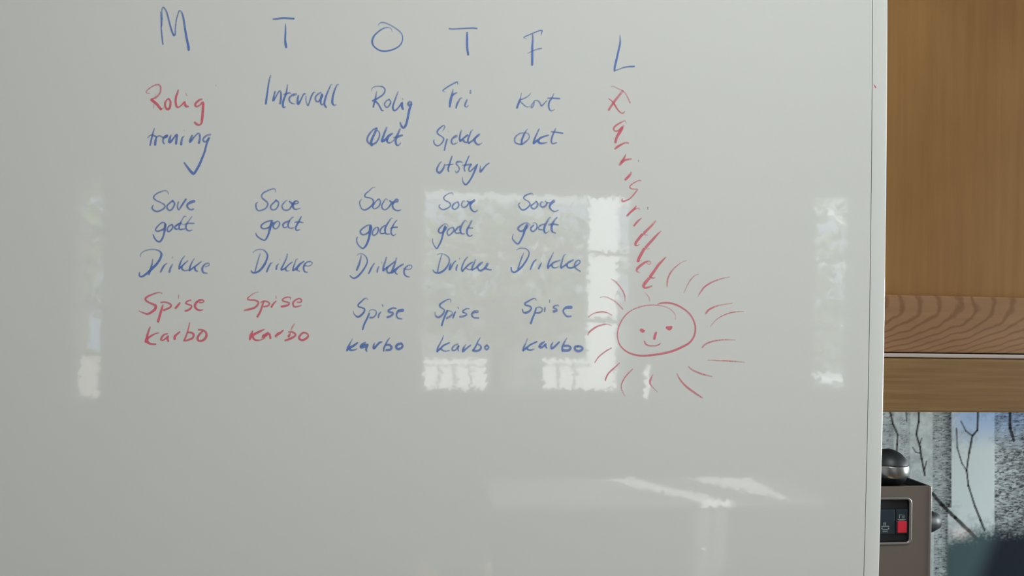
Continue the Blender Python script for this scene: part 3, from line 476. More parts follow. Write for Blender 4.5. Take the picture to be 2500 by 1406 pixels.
565,880,55,50 520,980,60,85 480,1120,44,100 410,1270,38,110 345,1350,38,90 270,1300,28,75 210,1210,26,70 235,1110,16,55
730,900,40,50 670,950,46,60 660,1010,46,60 710,1050,40,60 790,990,38,60 810,900,34,55 770,840,28,50 710,850,24,40
990,870,38,45 900,900,42,60 840,960,42,65 870,1000,36,60 960,1010,28
1140,710,32,35 1110,720,38,40 1060,800,48,60 1000,920,52,80 985,1030,50,80 1020,1090,36,70 1095,1045,16,45
1300,710,34,45 1240,770,45,50 1180,880,60,75 1165,980,50,85 1190,1060,38,80 1260,1085,34,55
1100,885,45,40 1200,870,45,75 1330,890,30,65
#b;blue handwritten word Drikke in the fifth column;handwritten_word;1230;590;10
315,205,22,35 370,165,22,50 460,155,22,60 550,175,24,65 610,240,24,75 610,330,28,80 540,470,38,95 440,610,45,95 340,700,42,95 250,745,38,90 190,700,28,90 180,635,30,90
485,280,24,35 440,380,34,65 390,520,30,80 350,660,36,75
795,430,28,55 740,480,36,80 690,570,42,75 650,670,36,60
915,515,28,50 880,590,40,85 850,655,40,70
965,400,20,25 968,425,18,25
1210,260,18,40 1160,370,32,60 1100,490,38,75 1075,600,42,85 1080,650,30,80
1075,640,34,80 1150,560,40,80 1230,500,42,75 1370,450,30,55
1170,560,42,80 1190,620,38,75 1250,640,34,60 1345,605,14,45
1515,315,20,35 1470,330,34,45 1420,480,42,65 1390,610,44,75 1410,640,36
1400,640,34,75 1490,580,42,80 1590,500,48,75 1690,445,40,55
1540,560,50,80 1560,620,42,75 1640,640,44,70 1740,600,42,70 1830,540,38,65 1865,480,34,60 1820,450,34,60 1760,490,42,60 1725,580,38,75 1760,650,34,65 1865,720,30,65
#b;blue handwritten word Spise in the fifth column;handwritten_word;1240;720;10
695,125,20,40 660,85,30,55 590,100,28,65 500,150,38,75 420,200,50,75 430,245,38,80 530,270,42,70 570,320,42,75 530,390,50,75 430,435,60,70 370,410,36,70 355,350,34,55
680,320,24,55 760,295,32,45 830,320,34,55 830,390,36,60 760,435,50,60 690,440,46,60
690,320,34,65 650,450,42,90 600,570,42,100 560,690,42,95
905,290,22,50 900,350,50,65 895,405,28,60
1018,120,24,50 1015,180,24,50
1240,275,18,45 1220,245,34,55 1130,270,40,65 1110,310,36,65 1180,340,36,65 1190,380,50,75 1120,400,60,75
1540,300,80,75 1440,300,65,80 1370,340,42,80 1350,400,36,80 1390,470,38,75 1450,520,42,75 1540,515,34,60
#b;blue handwritten word karbo in the fifth column;handwritten_word;1240;720;10
475,1060,24,40 440,1160,30,55 390,1270,46,80 375,1350,45,85
375,1350,40,85 460,1290,45,80 540,1220,40,85 705,1140,40,65
450,1290,55,80 490,1330,45,75 550,1345,36,70 640,1320,26,55
890,1140,45,50 820,1190,60,75 770,1260,65,75 830,1280,50,75 930,1190,40,65 915,1240,45,80 945,1290,34,80
1095,1160,34,45 1060,1230,45,70 1070,1310,50,75 1150,1250,50,75 1250,1150,42,70
1440,1050,24,40 1380,1150,40,65 1330,1270,46,85 1330,1370,36,90
1380,1240,60,60 1480,1240,50,70 1530,1290,60,75 1480,1350,60,75 1360,1350,70,75
1720,1240,40,90 1640,1265,55,85 1640,1330,55,80 1720,1370,60,75 1800,1340,60,75 1820,1290,50,75 1760,1250,50,80 1690,1260,40
1700,1275,16,100 1722,1240,16,100
#b;blue handwritten letter L heading the sixth column;handwritten_letter;1440;70;10
733,160,20,40 740,300,42,60 730,400,45,75 690,580,42,92 650,760,48,95 610,930,48,85 600,1025,40,75
610,1025,24,60 720,985,24,60 850,940,26,75 960,925,30,85 1080,922,38,80
#r;red letters stepping down the board from the L to the sun;handwritten_word;1440;200;10
525,120,18,35 560,100,20,35 680,155,20,40 790,205,26,45 870,280,26,45 930,390,24,50 980,510,28,50
800,225,60,40 720,320,56,50 640,420,56,60 580,505,55,75 520,590,52,60 460,685,50,55
460,405,24,45 530,460,28,60 590,530,42,80 650,630,36,70 710,710,34,60 770,760,30,55 820,755 850,720,20,45
890,1020,16,25 870,960,22,35 840,950,26,40 740,1000,42,60 630,1070,46,65 580,1140,44,65 610,1200,34,60 690,1190,40,60 760,1140,60,70 820,1070,55,35
790,1130,60,75 730,1230,72,85 680,1310,65,75 640,1400,60,70 625,1470,60,70
615,1635,45,50 680,1580,55,85 780,1520,45,65 870,1485,42,50 935,1490,45,45
880,1760,20,40 850,1830,40,75 790,1940,65,85 730,2020,60,45
780,1950,60,75 880,1900,45,65 1010,1880,42,35
1010,2210,50,35 950,2300,58,80 870,2380,58,75
1250,2410,24,50 1190,2405,24,55 1080,2460,28,55 1000,2515,28,60 975,2565,28,65 1010,2600,24,60 1090,2615,24,55 1165,2618,30,55 1130,2670,30,60 1060,2760,34,60 970,2850,32,65 880,2895,34,65 810,2915,38,70 785,2900,36,65 795,2845,24,55
1130,3025,34,45 1080,3100,50,85 990,3180,48,85 910,3265,50,50
1080,3110,30,65 1150,3085,26,45 1205,3085,26,35 1210,3120,22,40
1265,3315,14,45 1210,3360,36,70 1140,3430,46,80 1080,3505,42,70
1600,3395,38,40 1510,3500,50,60 1400,3610,56,70 1330,3680,66,75
1270,3730,65,75 1200,3820,62,75 1130,3910,60,80 1110,3980,50,75 1150,3995,28,60 1205,3965,14,50
1300,3720,40,35 1410,3740,22,35
1735,3640,20,45 1660,3710,42,60 1560,3820,58,65 1450,3940,62,70 1370,4030,68,65
1320,4080,70,75 1260,4190,70,75 1210,4280,72,85 1175,4370,60,85
1180,4375,18,50 1265,4355,16,30
1350,4080,24,40 1455,4070,22,30
1380,4415,14,40 1440,4455,24,40 1485,4430,22,40 1460,4375,26,50 1370,4390,48,65 1260,4460,60,70 1170,4540,60,65 1140,4590,50,60 1165,4630,30,50 1215,4650,20,35
1855,4275,28,45 1770,4360,50,65 1670,4470,60,75 1580,4600,62,80 1480,4740,75,75
1440,4800,75,65 1360,4890,75,75 1310,4970,70,80 1340,5020,42,85 1430,5010,45,70 1515,4975,26,55
1480,4770,40,75 1560,4785,26,65 1590,4770,18,50
#g;;ink_speck;1440;330;10
1188,610,20,40 1188,645,20,40
#g;;ink_speck;1440;330;10
1415,1760,24,50 1413,1805,22,45
#g;;ink_speck;1440;330;10
-9130,-1225,14,30 -9128,-1200,14,30
#r;small red ink dot by the right edge of the board;ink_dot;2120;200;10
125,60,14,30 150,90,24,70 170,125,32,95 178,140,24,80
#r;red drawn sun with a smiling face;drawn_sun;1500;720;8.788
930,195,26,50 1000,175,34,60 1120,165,38,65 1250,185,38 1400,245,38,65 1550,345,34,60 1660,470,34,60 1725,620,34,65 1735,750,36,65 1700,900,38,68 1600,1030,42,70 1420,1130,46,72 1220,1210,46,72 1000,1260,42,72 750,1295,42,72 560,1300,38,72 380,1265,34,70 230,1190,30,68 120,1075,26,68 70,930,26,65 70,780,28,60 110,640,30,58 190,490,30,56 320,360,26,55 460,285,24,52 620,235,24,50 800,215,22,48 950,225,20,45 1080,250,18,38 1200,305,20,38 1280,385,20,35 1312,460,18,32 1300,525,16,28
#r;;>eye;1500;720;8.788
575,750,60,90 610,770,80,95 640,765,40,90
#r;;>eye;1500;720;8.788
1130,700,60,85 1180,712,95,92 1215,690,60,90
#r;;>nose;1500;720;8.788
893,805,42,70 870,870,55,90 855,940,48,80
#r;;>mouth;1500;720;8.788
645,995,32,70 670,1050,30,65 740,1085,26,65 850,1090,26,55 940,1070,30,55 985,1035,28,45
#r;;>ray;1440;600;10
2365,360,10,30 2250,400,16,40 2120,490,28,50 2000,610,36,55 1920,750,38,55 1890,880,40,50 1885,1010,24,30
#r;;>ray;1440;600;10
1330,1130,10,20 1400,1200,26,35 1450,1280,28,35 1460,1350,22,25
#r;;>ray;1440;600;10
525,810,14,40 620,870,26,45 730,990,28,55 820,1130,32,60 860,1260,30,50 855,1350,20,35
#r;;>ray;1420;660;10
450,660,12,35 520,640,20,35 620,655,22,40 760,720,24,50 880,810,28,50 1005,945,28,50
#r;;>ray;1420;660;10
160,1140,14,50 240,1080,22,55 350,1030,26,60 500,1010,34,70 620,1030,26,55 740,1095,26,40
#r;;>ray;1240;720;10
1955,980,18,40 1985,910,40,60 2080,830,46,65 2200,760,40,60 2350,720,32,50 2450,715,24,45 2530,750,20,30
#r;;>ray;1420;780;5.952
430,415,18,50 350,460,18,55 250,540,16,65 190,625,10,75
#r;;>ray;1420;780;5.952
550,630,14,50 470,705,22,60 390,780,22,65 350,860,18,85 345,890,10,90
#r;;>ray;1420;780;5.952
740,720,14,45 670,790,20,50 610,870,20,55 575,960,16,60 590,1040,14,55 630,1110,8,35
#r;;>ray;1420;780;5.952
1035,800,10,45 1000,870,30,60 995,930,24,60 1030,980,14,50 1100,1050,8,30
#r;;>ray;1420;780;5.952
1385,785,14,40 1430,870,22,55 1520,970,26,65 1640,1060,28,60 1750,1135,20,45
#r;;>ray;1420;780;5.952
1550,680,14,40 1610,730,20,50 1740,785,22,55 1890,825,14,40
#r;;>ray;1420;780;5.952
1830,590,10,35 1950,592,14,50 2140,600,16,55 2365,618,10,40
#r;;>ray;1420;780;5.952
1750,405,22,45 1800,355,24,50 1920,310,20,55 2080,290,16,50 2235,295,8,35
#r;;>ray;1600;630;10
1060,395,12,35 990,410,20,45 890,490,26,50 800,620,24,45 690,850,14,30
#r;;>ray;1600;630;10
1810,460,12,35 1650,490,22,45 1500,535,28,55 1330,610,36,60 1190,710,38,62 1100,830,32,55 1030,945,12,35
#r;;>ray;1600;630;10
1880,1100,12,35 1700,1125,20,45 1500,1165,26,50 1340,1235,40,75 1270,1290,46,70 1230,1350,40,50
#r;;>ray;1600;630;10
2160,1305,14,40 2000,1310,22,50 1850,1330,28,55 1700,1380,26,55 1560,1450,22,50 1430,1560,18,45 1340,1680,12,35
'''
def smooth_pts(pts):
    if len(pts) < 3: pts = [pts[0], tuple((a+b)/2 for a, b in zip(pts[0], pts[-1])), pts[-1]]
    out = []
    for i in range(len(pts)-1):
        p0, p1, p2, p3 = pts[max(i-1, 0)], pts[i], pts[i+1], pts[min(i+2, len(pts)-1)]
        n = max(2, int(math.hypot(p2[0]-p1[0], p2[1]-p1[1])/2.5))
        for k in range(n):
            t = k/n
            xy = [0.5*(2*p1[j]+(p2[j]-p0[j])*t+(2*p0[j]-5*p1[j]+4*p2[j]-p3[j])*t*t+(3*p1[j]-p0[j]-3*p2[j]+p3[j])*t**3) for j in (0, 1)]
            out.append((xy[0], xy[1], p1[2]+(p2[2]-p1[2])*t, p1[3]+(p2[3]-p1[3])*t))
    out.append(pts[-1]); return out
SN = [0]
def stroke_mesh(lines, ox, oy, sc):
    vs, fs, den = [], [], []
    for ln in lines:
        pts, w, d = [], 3.5, 0.7
        for tok in ln.split():
            a = [float(v) for v in tok.split(',')]
            if len(a) > 2: w = a[2]/sc
            if len(a) > 3: d = a[3]/100
            pts.append((ox+a[0]/sc, oy+a[1]/sc, w, d))
        sp = smooth_pts(pts)
        def ext(a, b):                       # rounded ends of the felt tip
            dx, dy = a[0]-b[0], a[1]-b[1]; l = math.hypot(dx, dy) or 1; r = a[2]/2
            return [(a[0]+dx/l*r*q, a[1]+dy/l*r*q, a[2]*math.sqrt(max(0, 1-q*q)), a[3]) for q in (1.0, .85, .5)]
        sp = ext(sp[0], sp[1]) + sp + ext(sp[-1], sp[-2])[::-1]
        SN[0] += 1; lift = 0.00012 + (SN[0] % 12)*0.00003
        base = len(vs); n = len(sp)
        for i, (x, y, w, d) in enumerate(sp):
            a, b = sp[max(i-1, 0)], sp[min(i+1, n-1)]
            tx, ty = b[0]-a[0], b[1]-a[1]; l = math.hypot(tx, ty) or 1; nx, ny = -ty/l, tx/l
            ho = w/2+0.75; hi = max(0.15, w/2-0.65)
            for h, q in ((-ho, 0), (-hi, 1), (hi, 1), (ho, 0)):
                p = at_y(x+nx*h, y+ny*h, 0.0); vs.append((p.x, -(lift+i/n*0.00004), p.z)); den.append(min(1, d*1.05)*q)
        for i in range(n-1):
            for k in range(3):
                a = base+i*4+k; fs.append((a, a+1, a+5, a+4))
    me = pyd(vs, fs); at = me.attributes.new('inkload', 'FLOAT', 'POINT'); at.data.foreach_set('value', den); return me
def write_board(board):
    head, lines, last = None, [], [None]
    def flush():
        if not head: return
        c, lab, nm, ox, oy, sc = head.split(';'); sub = nm.startswith('>')
        o = link(nm.lstrip('>'), stroke_mesh(lines, float(ox), float(oy), float(sc)), INK[c], last[0] if sub else board, lab or None)
        if nm == 'drawn_sun': last[0] = o
    for ln in INKTEXT.strip().split('\n'):
        if ln.startswith('#'): flush(); head, lines = ln[1:], []
        else: lines.append(ln)
    flush()
# ------------------------------------------------------------------ room shell
XL, XR, YF, YB, ZC = -2.4, 2.55, 0.46, -3.70, 2.70      # left, right, kitchen wall, window wall, ceiling
struct(boxobj('floor', (XL-.1, XR+.1, YB-.1, YF+.1, -.06, 0), M_floor))
struct(boxobj('ceiling', (XL-.1, XR+.1, YB-.1, YF+.1, ZC, ZC+.06), M_ceil))
struct(boxobj('wall_left', (XL-.1, XL, YB-.1, YF+.1, 0, ZC), M_wall_l))
struct(boxobj('wall_kitchen', (XL, XR, YF, YF+.1, 0, ZC), M_wall))
def wall_with_holes(name, axis, c0, c1, u0, u1, holes, m):
    # axis 'y': wall in x-z at y c0..c1 ; axis 'x': wall in y-z at x c0..c1 ; holes (u0,u1,z0,z1)
    bm = bmesh.new()
    us = sorted({u0, u1, *[h[0] for h in holes], *[h[1] for h in holes]})
    for a, b in zip(us, us[1:]):
        cuts = sorted([(h[2], h[3]) for h in holes if h[0] <= a+1e-6 and h[1] >= b-1e-6]); z = 0.0
        for (p, q) in cuts + [(ZC, ZC)]:
            if p > z+1e-4:
                box(bm, *((a, b, c0, c1) if axis == 'y' else (c0, c1, a, b)), z, p)
            z = q
    return struct(link(name, mesh(bm), m))
def rect_px(x0, y0, x1, y1):                # window rectangle seen in the board -> (x0,x1,z0,z1) on the window wall
    a, b = mir_y(x0, y0, YB), mir_y(x1, y1, YB); return (min(a.x, b.x), max(a.x, b.x), min(a.z, b.z), max(a.z, b.z))
WA = rect_px(1030, 452, 1560, 965); WB = rect_px(178, 420, 243, 985); WC = rect_px(1990, 470, 2230, 955)
WD = list(rect_px(1575, 895, 1602, 975))
wall_with_holes('wall_window', 'y', YB-.14, YB, XL, XR, [WA, WB, WC, WD], M_wall)
def window(n, r, muntz, muntx, ax='y', c=YB-.07):
    root = thing('window_%d' % n, '', '', ((r[0]+r[1])/2, c, r[2]) if ax == 'y' else (c, (r[0]+r[1])/2, r[2]))
    del root['label']; del root['category']; struct(root)
    def bx(u0, u1, z0, z1, nm, t=.02, m=M_frame):
        boxobj(nm, (u0, u1, c-t, c+t, z0, z1) if ax == 'y' else (c-t, c+t, u0, u1, z0, z1), m, root)
    w = .022
    bx(r[0], r[1], r[2], r[2]+w, 'sill_rail', .03); bx(r[0], r[1], r[3]-w, r[3], 'head_rail', .03)
    bx(r[0], r[0]+w, r[2]+w, r[3]-w, 'stile', .03); bx(r[1]-w, r[1], r[2]+w, r[3]-w, 'stile', .03)
    for z in muntz: bx(r[0]+w, r[1]-w, z-.012, z+.012, 'glazing_bar', .014)
    for x in muntx: bx(x-.012, x+.012, r[2]+w, r[3]-w, 'glazing_bar', .016)
zz = lambda x, y: mir_y(x, y, YB).z
xx = lambda x, y: mir_y(x, y, YB).x
window(1, WA, [zz(1470, 617), zz(1470, 784)], [xx(1560-12, 700)])
window(2, WB, [zz(210, 572), zz(210, 748), zz(210, 868)], [])
window(3, WC, [zz(2150, 640), zz(2150, 800)], [])
# right wall: unseen window added to light the splashback and a clerestory pane that lets the sun reach the table
PANE = (-.46, -.165, 1.81, 2.57); PSIDE = (-1.35, -.65, 1.81, 2.20); PKIT = (-.35, .11, 1.0, 1.64)
wall_with_holes('wall_right', 'x', XR, XR+.06, YB, YF, [(PANE[0], PANE[1], PANE[2], PANE[3]), (-.35, -.165, 1.0, 1.64), (-.165, .11, 1.0, 1.64), PSIDE], M_wall)
window(4, PANE, [], [], 'x', XR+.03)
window(5, PSIDE, [], [], 'x', XR+.03)
window(6, PKIT, [], [], 'x', XR+.03)  # unseen kitchen window, added to carry the splashback's fill light
cl = thing('added_ceiling_lamp', 'unseen round ceiling lamp added over the kitchen floor to brighten the board', 'lamp', (.30, -1.15, ZC))  # added fill lamp, out of view, brightens the board
link('rim', lathe([(.17, ZC-.03), (.175, ZC-.03), (.175, ZC-.0005), (.17, ZC-.0005)], 40, Matrix.Translation((.30, -1.15, 0))), M_white, cl)
M_glow = mat('fill_lamp_diffuser', (.9, .9, .88), .5); M_glow.node_tree.nodes['Principled BSDF'].inputs['Emission Color'].default_value = (.97, 1, .97, 1); M_glow.node_tree.nodes['Principled BSDF'].inputs['Emission Strength'].default_value = FILL_LAMP
link('diffuser', lathe([(.02, ZC-.062), (.12, ZC-.055), (.165, ZC-.031)], 40, Matrix.Translation((.30, -1.15, 0))), M_glow, cl)
# ------------------------------------------------------------------ outdoors, seen only in the board's shine
struct(boxobj('garden_ground', (-14, 16, -26, YB-.16, -.5, -.42), mat('lawn', (0.10, 0.16, 0.05), .9))).name = 'ground'
M_siding2 = mat('white_grey_siding', (0.45, 0.46, 0.48), .6)
M_siding = mat('pale_blue_siding', (0.26, 0.32, 0.42), .6)
h = thing('house', 'pale blue boarded house glimpsed in the shine of the board', 'house', (1.2, -13, -.42))
for k in range(9): boxobj('cladding_board', (-3.2, 8.0, -13.0-.02*(k % 2), -12.9, 1.5+k*.33, 1.5+k*.33+.31), M_siding if k not in (2, 5) else M_siding2, h)
boxobj('wall_block', (-3.2, 8.0, -16, -13.03, -.42, 5.2), mat('house_base', (0.16, 0.17, 0.17), .8), h)
a, b = mir_y(1440, 455, -6.95), mir_y(1502, 980, -6.95)
post = boxobj('porch_post', (a.x, b.x, -7.07, -6.95, -.42, 3.1), M_white, bev=.004)
post['label'] = 'sunlit white post, the bright upright bar reflected between Drikke and the sun'; post['category'] = 'post'
a, b = mir_y(1186, 872, -6.7), mir_y(1030, 945, -6.7)
def railing(x0, x1, lab):
    a, b = mir_y(x0, 876, -6.7), mir_y(x1, 948, -6.7)
    r = thing('railing', lab, 'railing', ((a.x+b.x)/2, -6.7, -.42))
    boxobj('top_rail', (a.x, b.x, -6.74, -6.69, a.z-.05, a.z), M_white, r)
    n = max(2, round((b.x-a.x)/.165)); w = (b.x-a.x)/n
    for k in range(n): boxobj('board', (a.x+k*w+.012, a.x+(k+1)*w-.012, -6.73, -6.71, b.z-.6, a.z-.06), M_white, r)
    boxobj('leg', (a.x, a.x+.05, -6.76, -6.73, -.42, a.z-.05), M_white, r)
    boxobj('leg', (b.x-.05, b.x, -6.76, -6.73, -.42, a.z-.05), M_white, r)
railing(1034, 1186, 'white boarded railing reflected below the fourth column karbo')
railing(1326, 1440, 'white boarded railing reflected below the fifth column karbo')
def px_box(name, x0, y0, x1, y1, y, d, m, lab, cat, z0=-.42):
    a, b = mir_y(x0, y0, y), mir_y(x1, y1, y); o = boxobj(name, (min(a.x, b.x), max(a.x, b.x), y-d, y, z0, a.z), m, bev=.003); o['label'] = lab; o['category'] = cat; return o
px_box('stone_wall', 165, 872, 255, 980, -7.2, .2, mat('cream_render', (.45, .41, .36), .8), 'cream garden wall reflected low in the left-hand window strip', 'wall')
px_box('bollard', 1560, 880, 1615, 1000, -7.0, .1, M_white, 'short white garden post, the small bright slit reflected under the sun drawing', 'post')
gg = thing('garden_gate', 'white garden gate bar, the thin bright line reflected in the left-hand window strip', 'gate', (mir_y(210, 748, -6.6).x, -6.6, -.42))
a, b = mir_y(172, 745, -6.6), mir_y(246, 751, -6.6)
boxobj('top_rail', (a.x, b.x, -6.64, -6.6, b.z, a.z), M_white, gg)
for X in (a.x-.02, b.x): boxobj('leg', (X, X+.02, -6.64, -6.6, -.42, a.z), M_white, gg)
M_leaf = mat('leaf_green', (0.20, 0.26, 0.07), .7); M_bark = mat('bark', (0.10, 0.08, 0.06), .9)
def tree(x, y, z0, z1, rad, lab, n=1500):
    t_ = thing('garden_tree', lab, 'tree', (x, y, -.42))
    link('trunk', lathe([(.12, -.42), (.09, (z0+z1)/2)], 10, Matrix.Translation((x, y, 0))), M_bark, t_)
    vs, fs = [], []
    for i in range(n):
        while True:
            p = Vector((random.uniform(-1, 1), random.uniform(-1, 1), random.uniform(-1, 1)))
            if .35 < p.length < 1: break
        c = Vector((x+p.x*rad, y+p.y*rad, (z0+z1)/2+p.z*(z1-z0)/2)); u = Vector((random.gauss(0, 1), random.gauss(0, 1), random.gauss(0, 1))).normalized()
        v = u.orthogonal().normalized(); s = random.uniform(.05, .11); b_ = len(vs)
        vs += [c-u*s, c+v*s*.6, c+u*s, c-v*s*.6]; fs.append((b_, b_+1, b_+2, b_+3))
    o = link('leaves', pyd(vs, fs), M_leaf, t_); o['kind'] = 'stuff'
tree(mir_y(1230, 640, -9).x, -9, .9, 2.7, 1.5, 'leafy tree reflected behind the fourth column words')
tree(mir_y(200, 500, -8).x, -8, 1.2, 3.2, .9, 'leafy tree reflected in the strip left of the words', 900)
tree(mir_y(2080, 500, -8).x, -9, .6, 4.0, 1.5, 'leafy tree reflected near the right edge of the board', 1300)
a, b = mir_y(2040, 532, -6.4), mir_y(2100, 586, -6.4)
def beam(name, p, q, r, m, lab, cat):
    d = (q-p); M4 = Matrix.Translation(p) @ d.to_track_quat('Z', 'Y').to_matrix().to_4x4()
    o = link(name, lathe([(r, 0), (r, d.length)], 12, M4), m); o['label'] = lab; o['category'] = cat; return o
q = b + (b-a)*6; p = a - (b-a)*.4
beam('clothes_line_pole', Vector((p.x, -6.4, p.z)), Vector((b.x, -6.4, b.z)), 0.022, M_white, 'short sunlit slanting pole reflected near the right edge of the board', 'pole')
a, b = mir_z(1992, 902, .72), mir_z(2140, 938, .72)
gt = thing('garden_table', 'small white garden table reflected low near the right edge', 'table', ((a.x+b.x)/2, -6.5, -.42))
boxobj('top', (mir_y(1995, 905, -6.5).x, mir_y(2150, 905, -6.5).x, -6.9, -6.4, .77, .81), M_white, gt)
for sx in (0, 1):
    for sy in (-6.88, -6.46):
        X = mir_y(2005, 905, -6.5).x if sx == 0 else mir_y(2140, 905, -6.5).x
        boxobj('leg', (X-.02, X+.02, sy, sy+.04, -.42, .77), M_white, gt)
# ------------------------------------------------------------------ sideboard (its sunlit top is the bright patch low on the board)
tb = thing('sideboard', 'low sideboard whose sunlit white top shines as slanting patches low on the board', 'sideboard', (1.0, -2.37, 0))
boxobj('top', (.30, 1.62, -2.57, -2.17, .735, .76), M_table, tb, bev=.003)
boxobj('carcass', (.34, 1.58, -2.55, -2.21, .10, .735), M_side, tb)
for k in range(3):
    d = boxobj('door', (.34+k*.4133+.003, .34+(k+1)*.4133-.003, -2.209, -2.19, .11, .73), M_side, tb, bev=.002)
    boxobj('knob', (.34+(k+.9)*.4133-.01, .34+(k+.9)*.4133+.01, -2.189, -2.17, .56, .58), M_alu, d, bev=.004)
for sx in (.36, 1.52):
    for sy in (-2.53, -2.25): boxobj('leg', (sx, sx+.04, sy, sy+.04, 0, .10), M_side, tb)

# ------------------------------------------------------------------ the board and what carries it
def edge_x(py):                              # right rim of the board in the photo
    y = min(max(py, -100), 1500); return 2156.85+4.6 - 0.0151*(y-703) - 9.3e-6*(y-703)**2
ZT, ZB = at_y(1000, -240, 0).z, at_y(1000, 1900, 0).z
XLb = at_y(-560, 700, 0).x
rows = [(-240, ZT)] + [(k, None) for k in range(-100, 1501, 50)] + [(1900, ZB)]
def prof(py, off):
    x = edge_x(py) - off; p = at_y(x, min(max(py, -240), 1900), 0); return p
board = thing('whiteboard', 'glossy whiteboard covered with a handwritten blue and red weekly plan', 'whiteboard', (at_y(1000, 700, 0).x, .012, ZB))
NS = 14; SW = 37.0
vs, fs = [], []
for py, zf in rows:                          # flat writing face, thickness 12 mm
    p = prof(py, SW+1.0); z = zf if zf else p.z
    vs += [(XLb, 0, z), (p.x, 0, z), (p.x, .012, z), (XLb, .012, z)]
for i in range(len(rows)-1):
    for k in range(4): a = i*4+k; b = i*4+(k+1) % 4; fs.append((a, b, b+4, a+4))
fs.append((3, 2, 1, 0)); e = (len(rows)-1)*4; fs.append((e, e+1, e+2, e+3))
me = pyd(vs, fs); bm = bmesh.new(); bm.from_mesh(me); bmesh.ops.recalc_face_normals(bm, faces=bm.faces); link('panel', mesh(bm), M_board, board)
# gently rounded edge strip: tilts back from 0 to 17 degrees, then turns round the rim
vs, fs = [], []
cols = []
u = 0.0; y = 0.0
for k in range(NS+1):
    s = k/NS; cols.append((s, y)); tilt = math.radians(0.5+6.0*s); y += math.tan(tilt)*(SW*0.00041/NS)
for py, zf in rows:
    for s, yy in cols:
        p = prof(py, SW*(1-s)-0.2); z = zf if zf else p.z; vs.append((p.x, yy, z))
    p = prof(py, 0); z = zf if zf else p.z
    for dx, dy in ((.0006, .0008), (.0008, .003), (.0006, .012), (-.012, .012)): vs.append((p.x+dx, y+dy if dy < .012 else .0145, z))
nc = NS+5
for i in range(len(rows)-1):
    for k in range(nc-1): a = i*nc+k; fs.append((a, a+1, a+nc+1, a+nc))
me = pyd(vs, fs); bm = bmesh.new(); bm.from_mesh(me)
bmesh.ops.recalc_face_normals(bm, faces=bm.faces)
if sum(f.normal.y for f in bm.faces) > 0: bmesh.ops.reverse_faces(bm, faces=bm.faces)
es = link('edge_strip', mesh(bm), M_edge, board, 'rounded glossy white edge strip')
for pl_ in es.data.polygons: pl_.use_smooth = pl_.normal.y < -.98
bm = bmesh.new(); vs, fs = [], []
for py, zf in rows:
    p = prof(py, 0); z = zf if zf else p.z
    vs += [(p.x+.0004, .0026, z), (p.x+.0016, .0034, z), (p.x+.0016, .0144, z), (p.x+.0004, .0144, z)]
for i in range(len(rows)-1):
    for k in range(4): a = i*4+k; b = i*4+(k+1) % 4; fs.append((a, b, b+4, a+4))
me = pyd(vs, fs); bm.from_mesh(me); bmesh.ops.recalc_face_normals(bm, faces=bm.faces); link('rim', mesh(bm), M_rim, board, 'thin cream rim, its colour standing in for the edge highlight')
write_board(board)
XP = at_y(2136, 703, 0.015).x
struct(boxobj('wall_partition', (XLb-.25, XP-.008, .0146, YF, 0, ZC), M_wall))

# ------------------------------------------------------------------ kitchen wall to the right of the board
YD = .10                                     # front of the cabinet doors
XC0 = XP - .004; XC1 = 1.35
z_bot = at_y(2330, 1006, YD).z; z_pt = at_y(2330, 874.5, YD).z; z_st = at_y(2330, 863.5, YD).z; z_rl = at_y(2330, 723, YD).z
wc = thing('wall_cabinet', 'oak wall cabinet with a recessed panel door, right of the whiteboard', 'cabinet', ((XC0+XC1)/2, YD+.17, z_bot))
boxobj('carcass', (XC0, XC1, YD+.022, YF-.002, z_st, ZC-.12), M_pelmet, wc)
M_rail.node_tree.nodes['apex'].inputs[1].default_value = z_rl-.014-z_bot
dr = boxobj('door', (XC0, XC1-.06, YD, YD+.02, z_st+.001, z_rl), M_rail, wc, bev=.0015, label='bottom rail of the door with arched grain')
dr2 = boxobj('panel', (XC0, XC1-.12, YD+.0045, YD+.019, z_rl, ZC-.20), M_panel, dr, label='vertical-grained recessed door panel')
boxobj('stile', (XC1-.12, XC1-.06, YD, YD+.02, z_rl, ZC-.12), M_panel, dr, bev=.0015)
boxobj('top_rail', (XC0, XC1-.12, YD, YD+.02, ZC-.20, ZC-.12), M_panel, dr, bev=.0015)
bm = bmesh.new()                             # light profile between door and pelmet
box(bm, XC0, XC1, YD-.001, YD+.03, z_pt+.0002, z_st-.0002, bev=.0014)
link('metal_strip', mesh(bm), M_alu2, wc, 'thin pale metal strip')
boxobj('pelmet', (XC0, XC1, YD-.003, YD+.02, z_bot, z_pt-.0006), M_pelmet, wc, bev=.0025, label='horizontal-grained oak pelmet')
boxobj('base_board', (XC0, XC1, YD+.02, YF-.002, z_pt-.0006, z_st-.001), M_pelmet, wc)
# worktop and base unit (below the frame) carry the machine
wt = boxobj('worktop', (XP+.0, XC1, -.10, YF-.012, .86, .90), M_stone, bev=.003); wt['label'] = 'dark worktop under the coffee machine'; wt['category'] = 'worktop'
bc = thing('base_cabinet', 'oak base cabinet under the dark worktop', 'cabinet', ((XP+XC1)/2, .2, 0))
boxobj('carcass', (XP, XC1, -.06, YF-.012, .1, .86), M_pelmet, bc); boxobj('plinth', (XP, XC1, -.02, YF-.02, 0, .1), M_black, bc)
for k in range(2):
    w = (XC1-XP)/2; d = boxobj('door', (XP+k*w+.002, XP+(k+1)*w-.002, -.08, -.061, .11, .85), M_panel, bc, bev=.002)
    boxobj('handle', (XP+k*w+.05, XP+k*w+.17, -.10, -.081, .78, .79), M_alu, d, bev=.003)
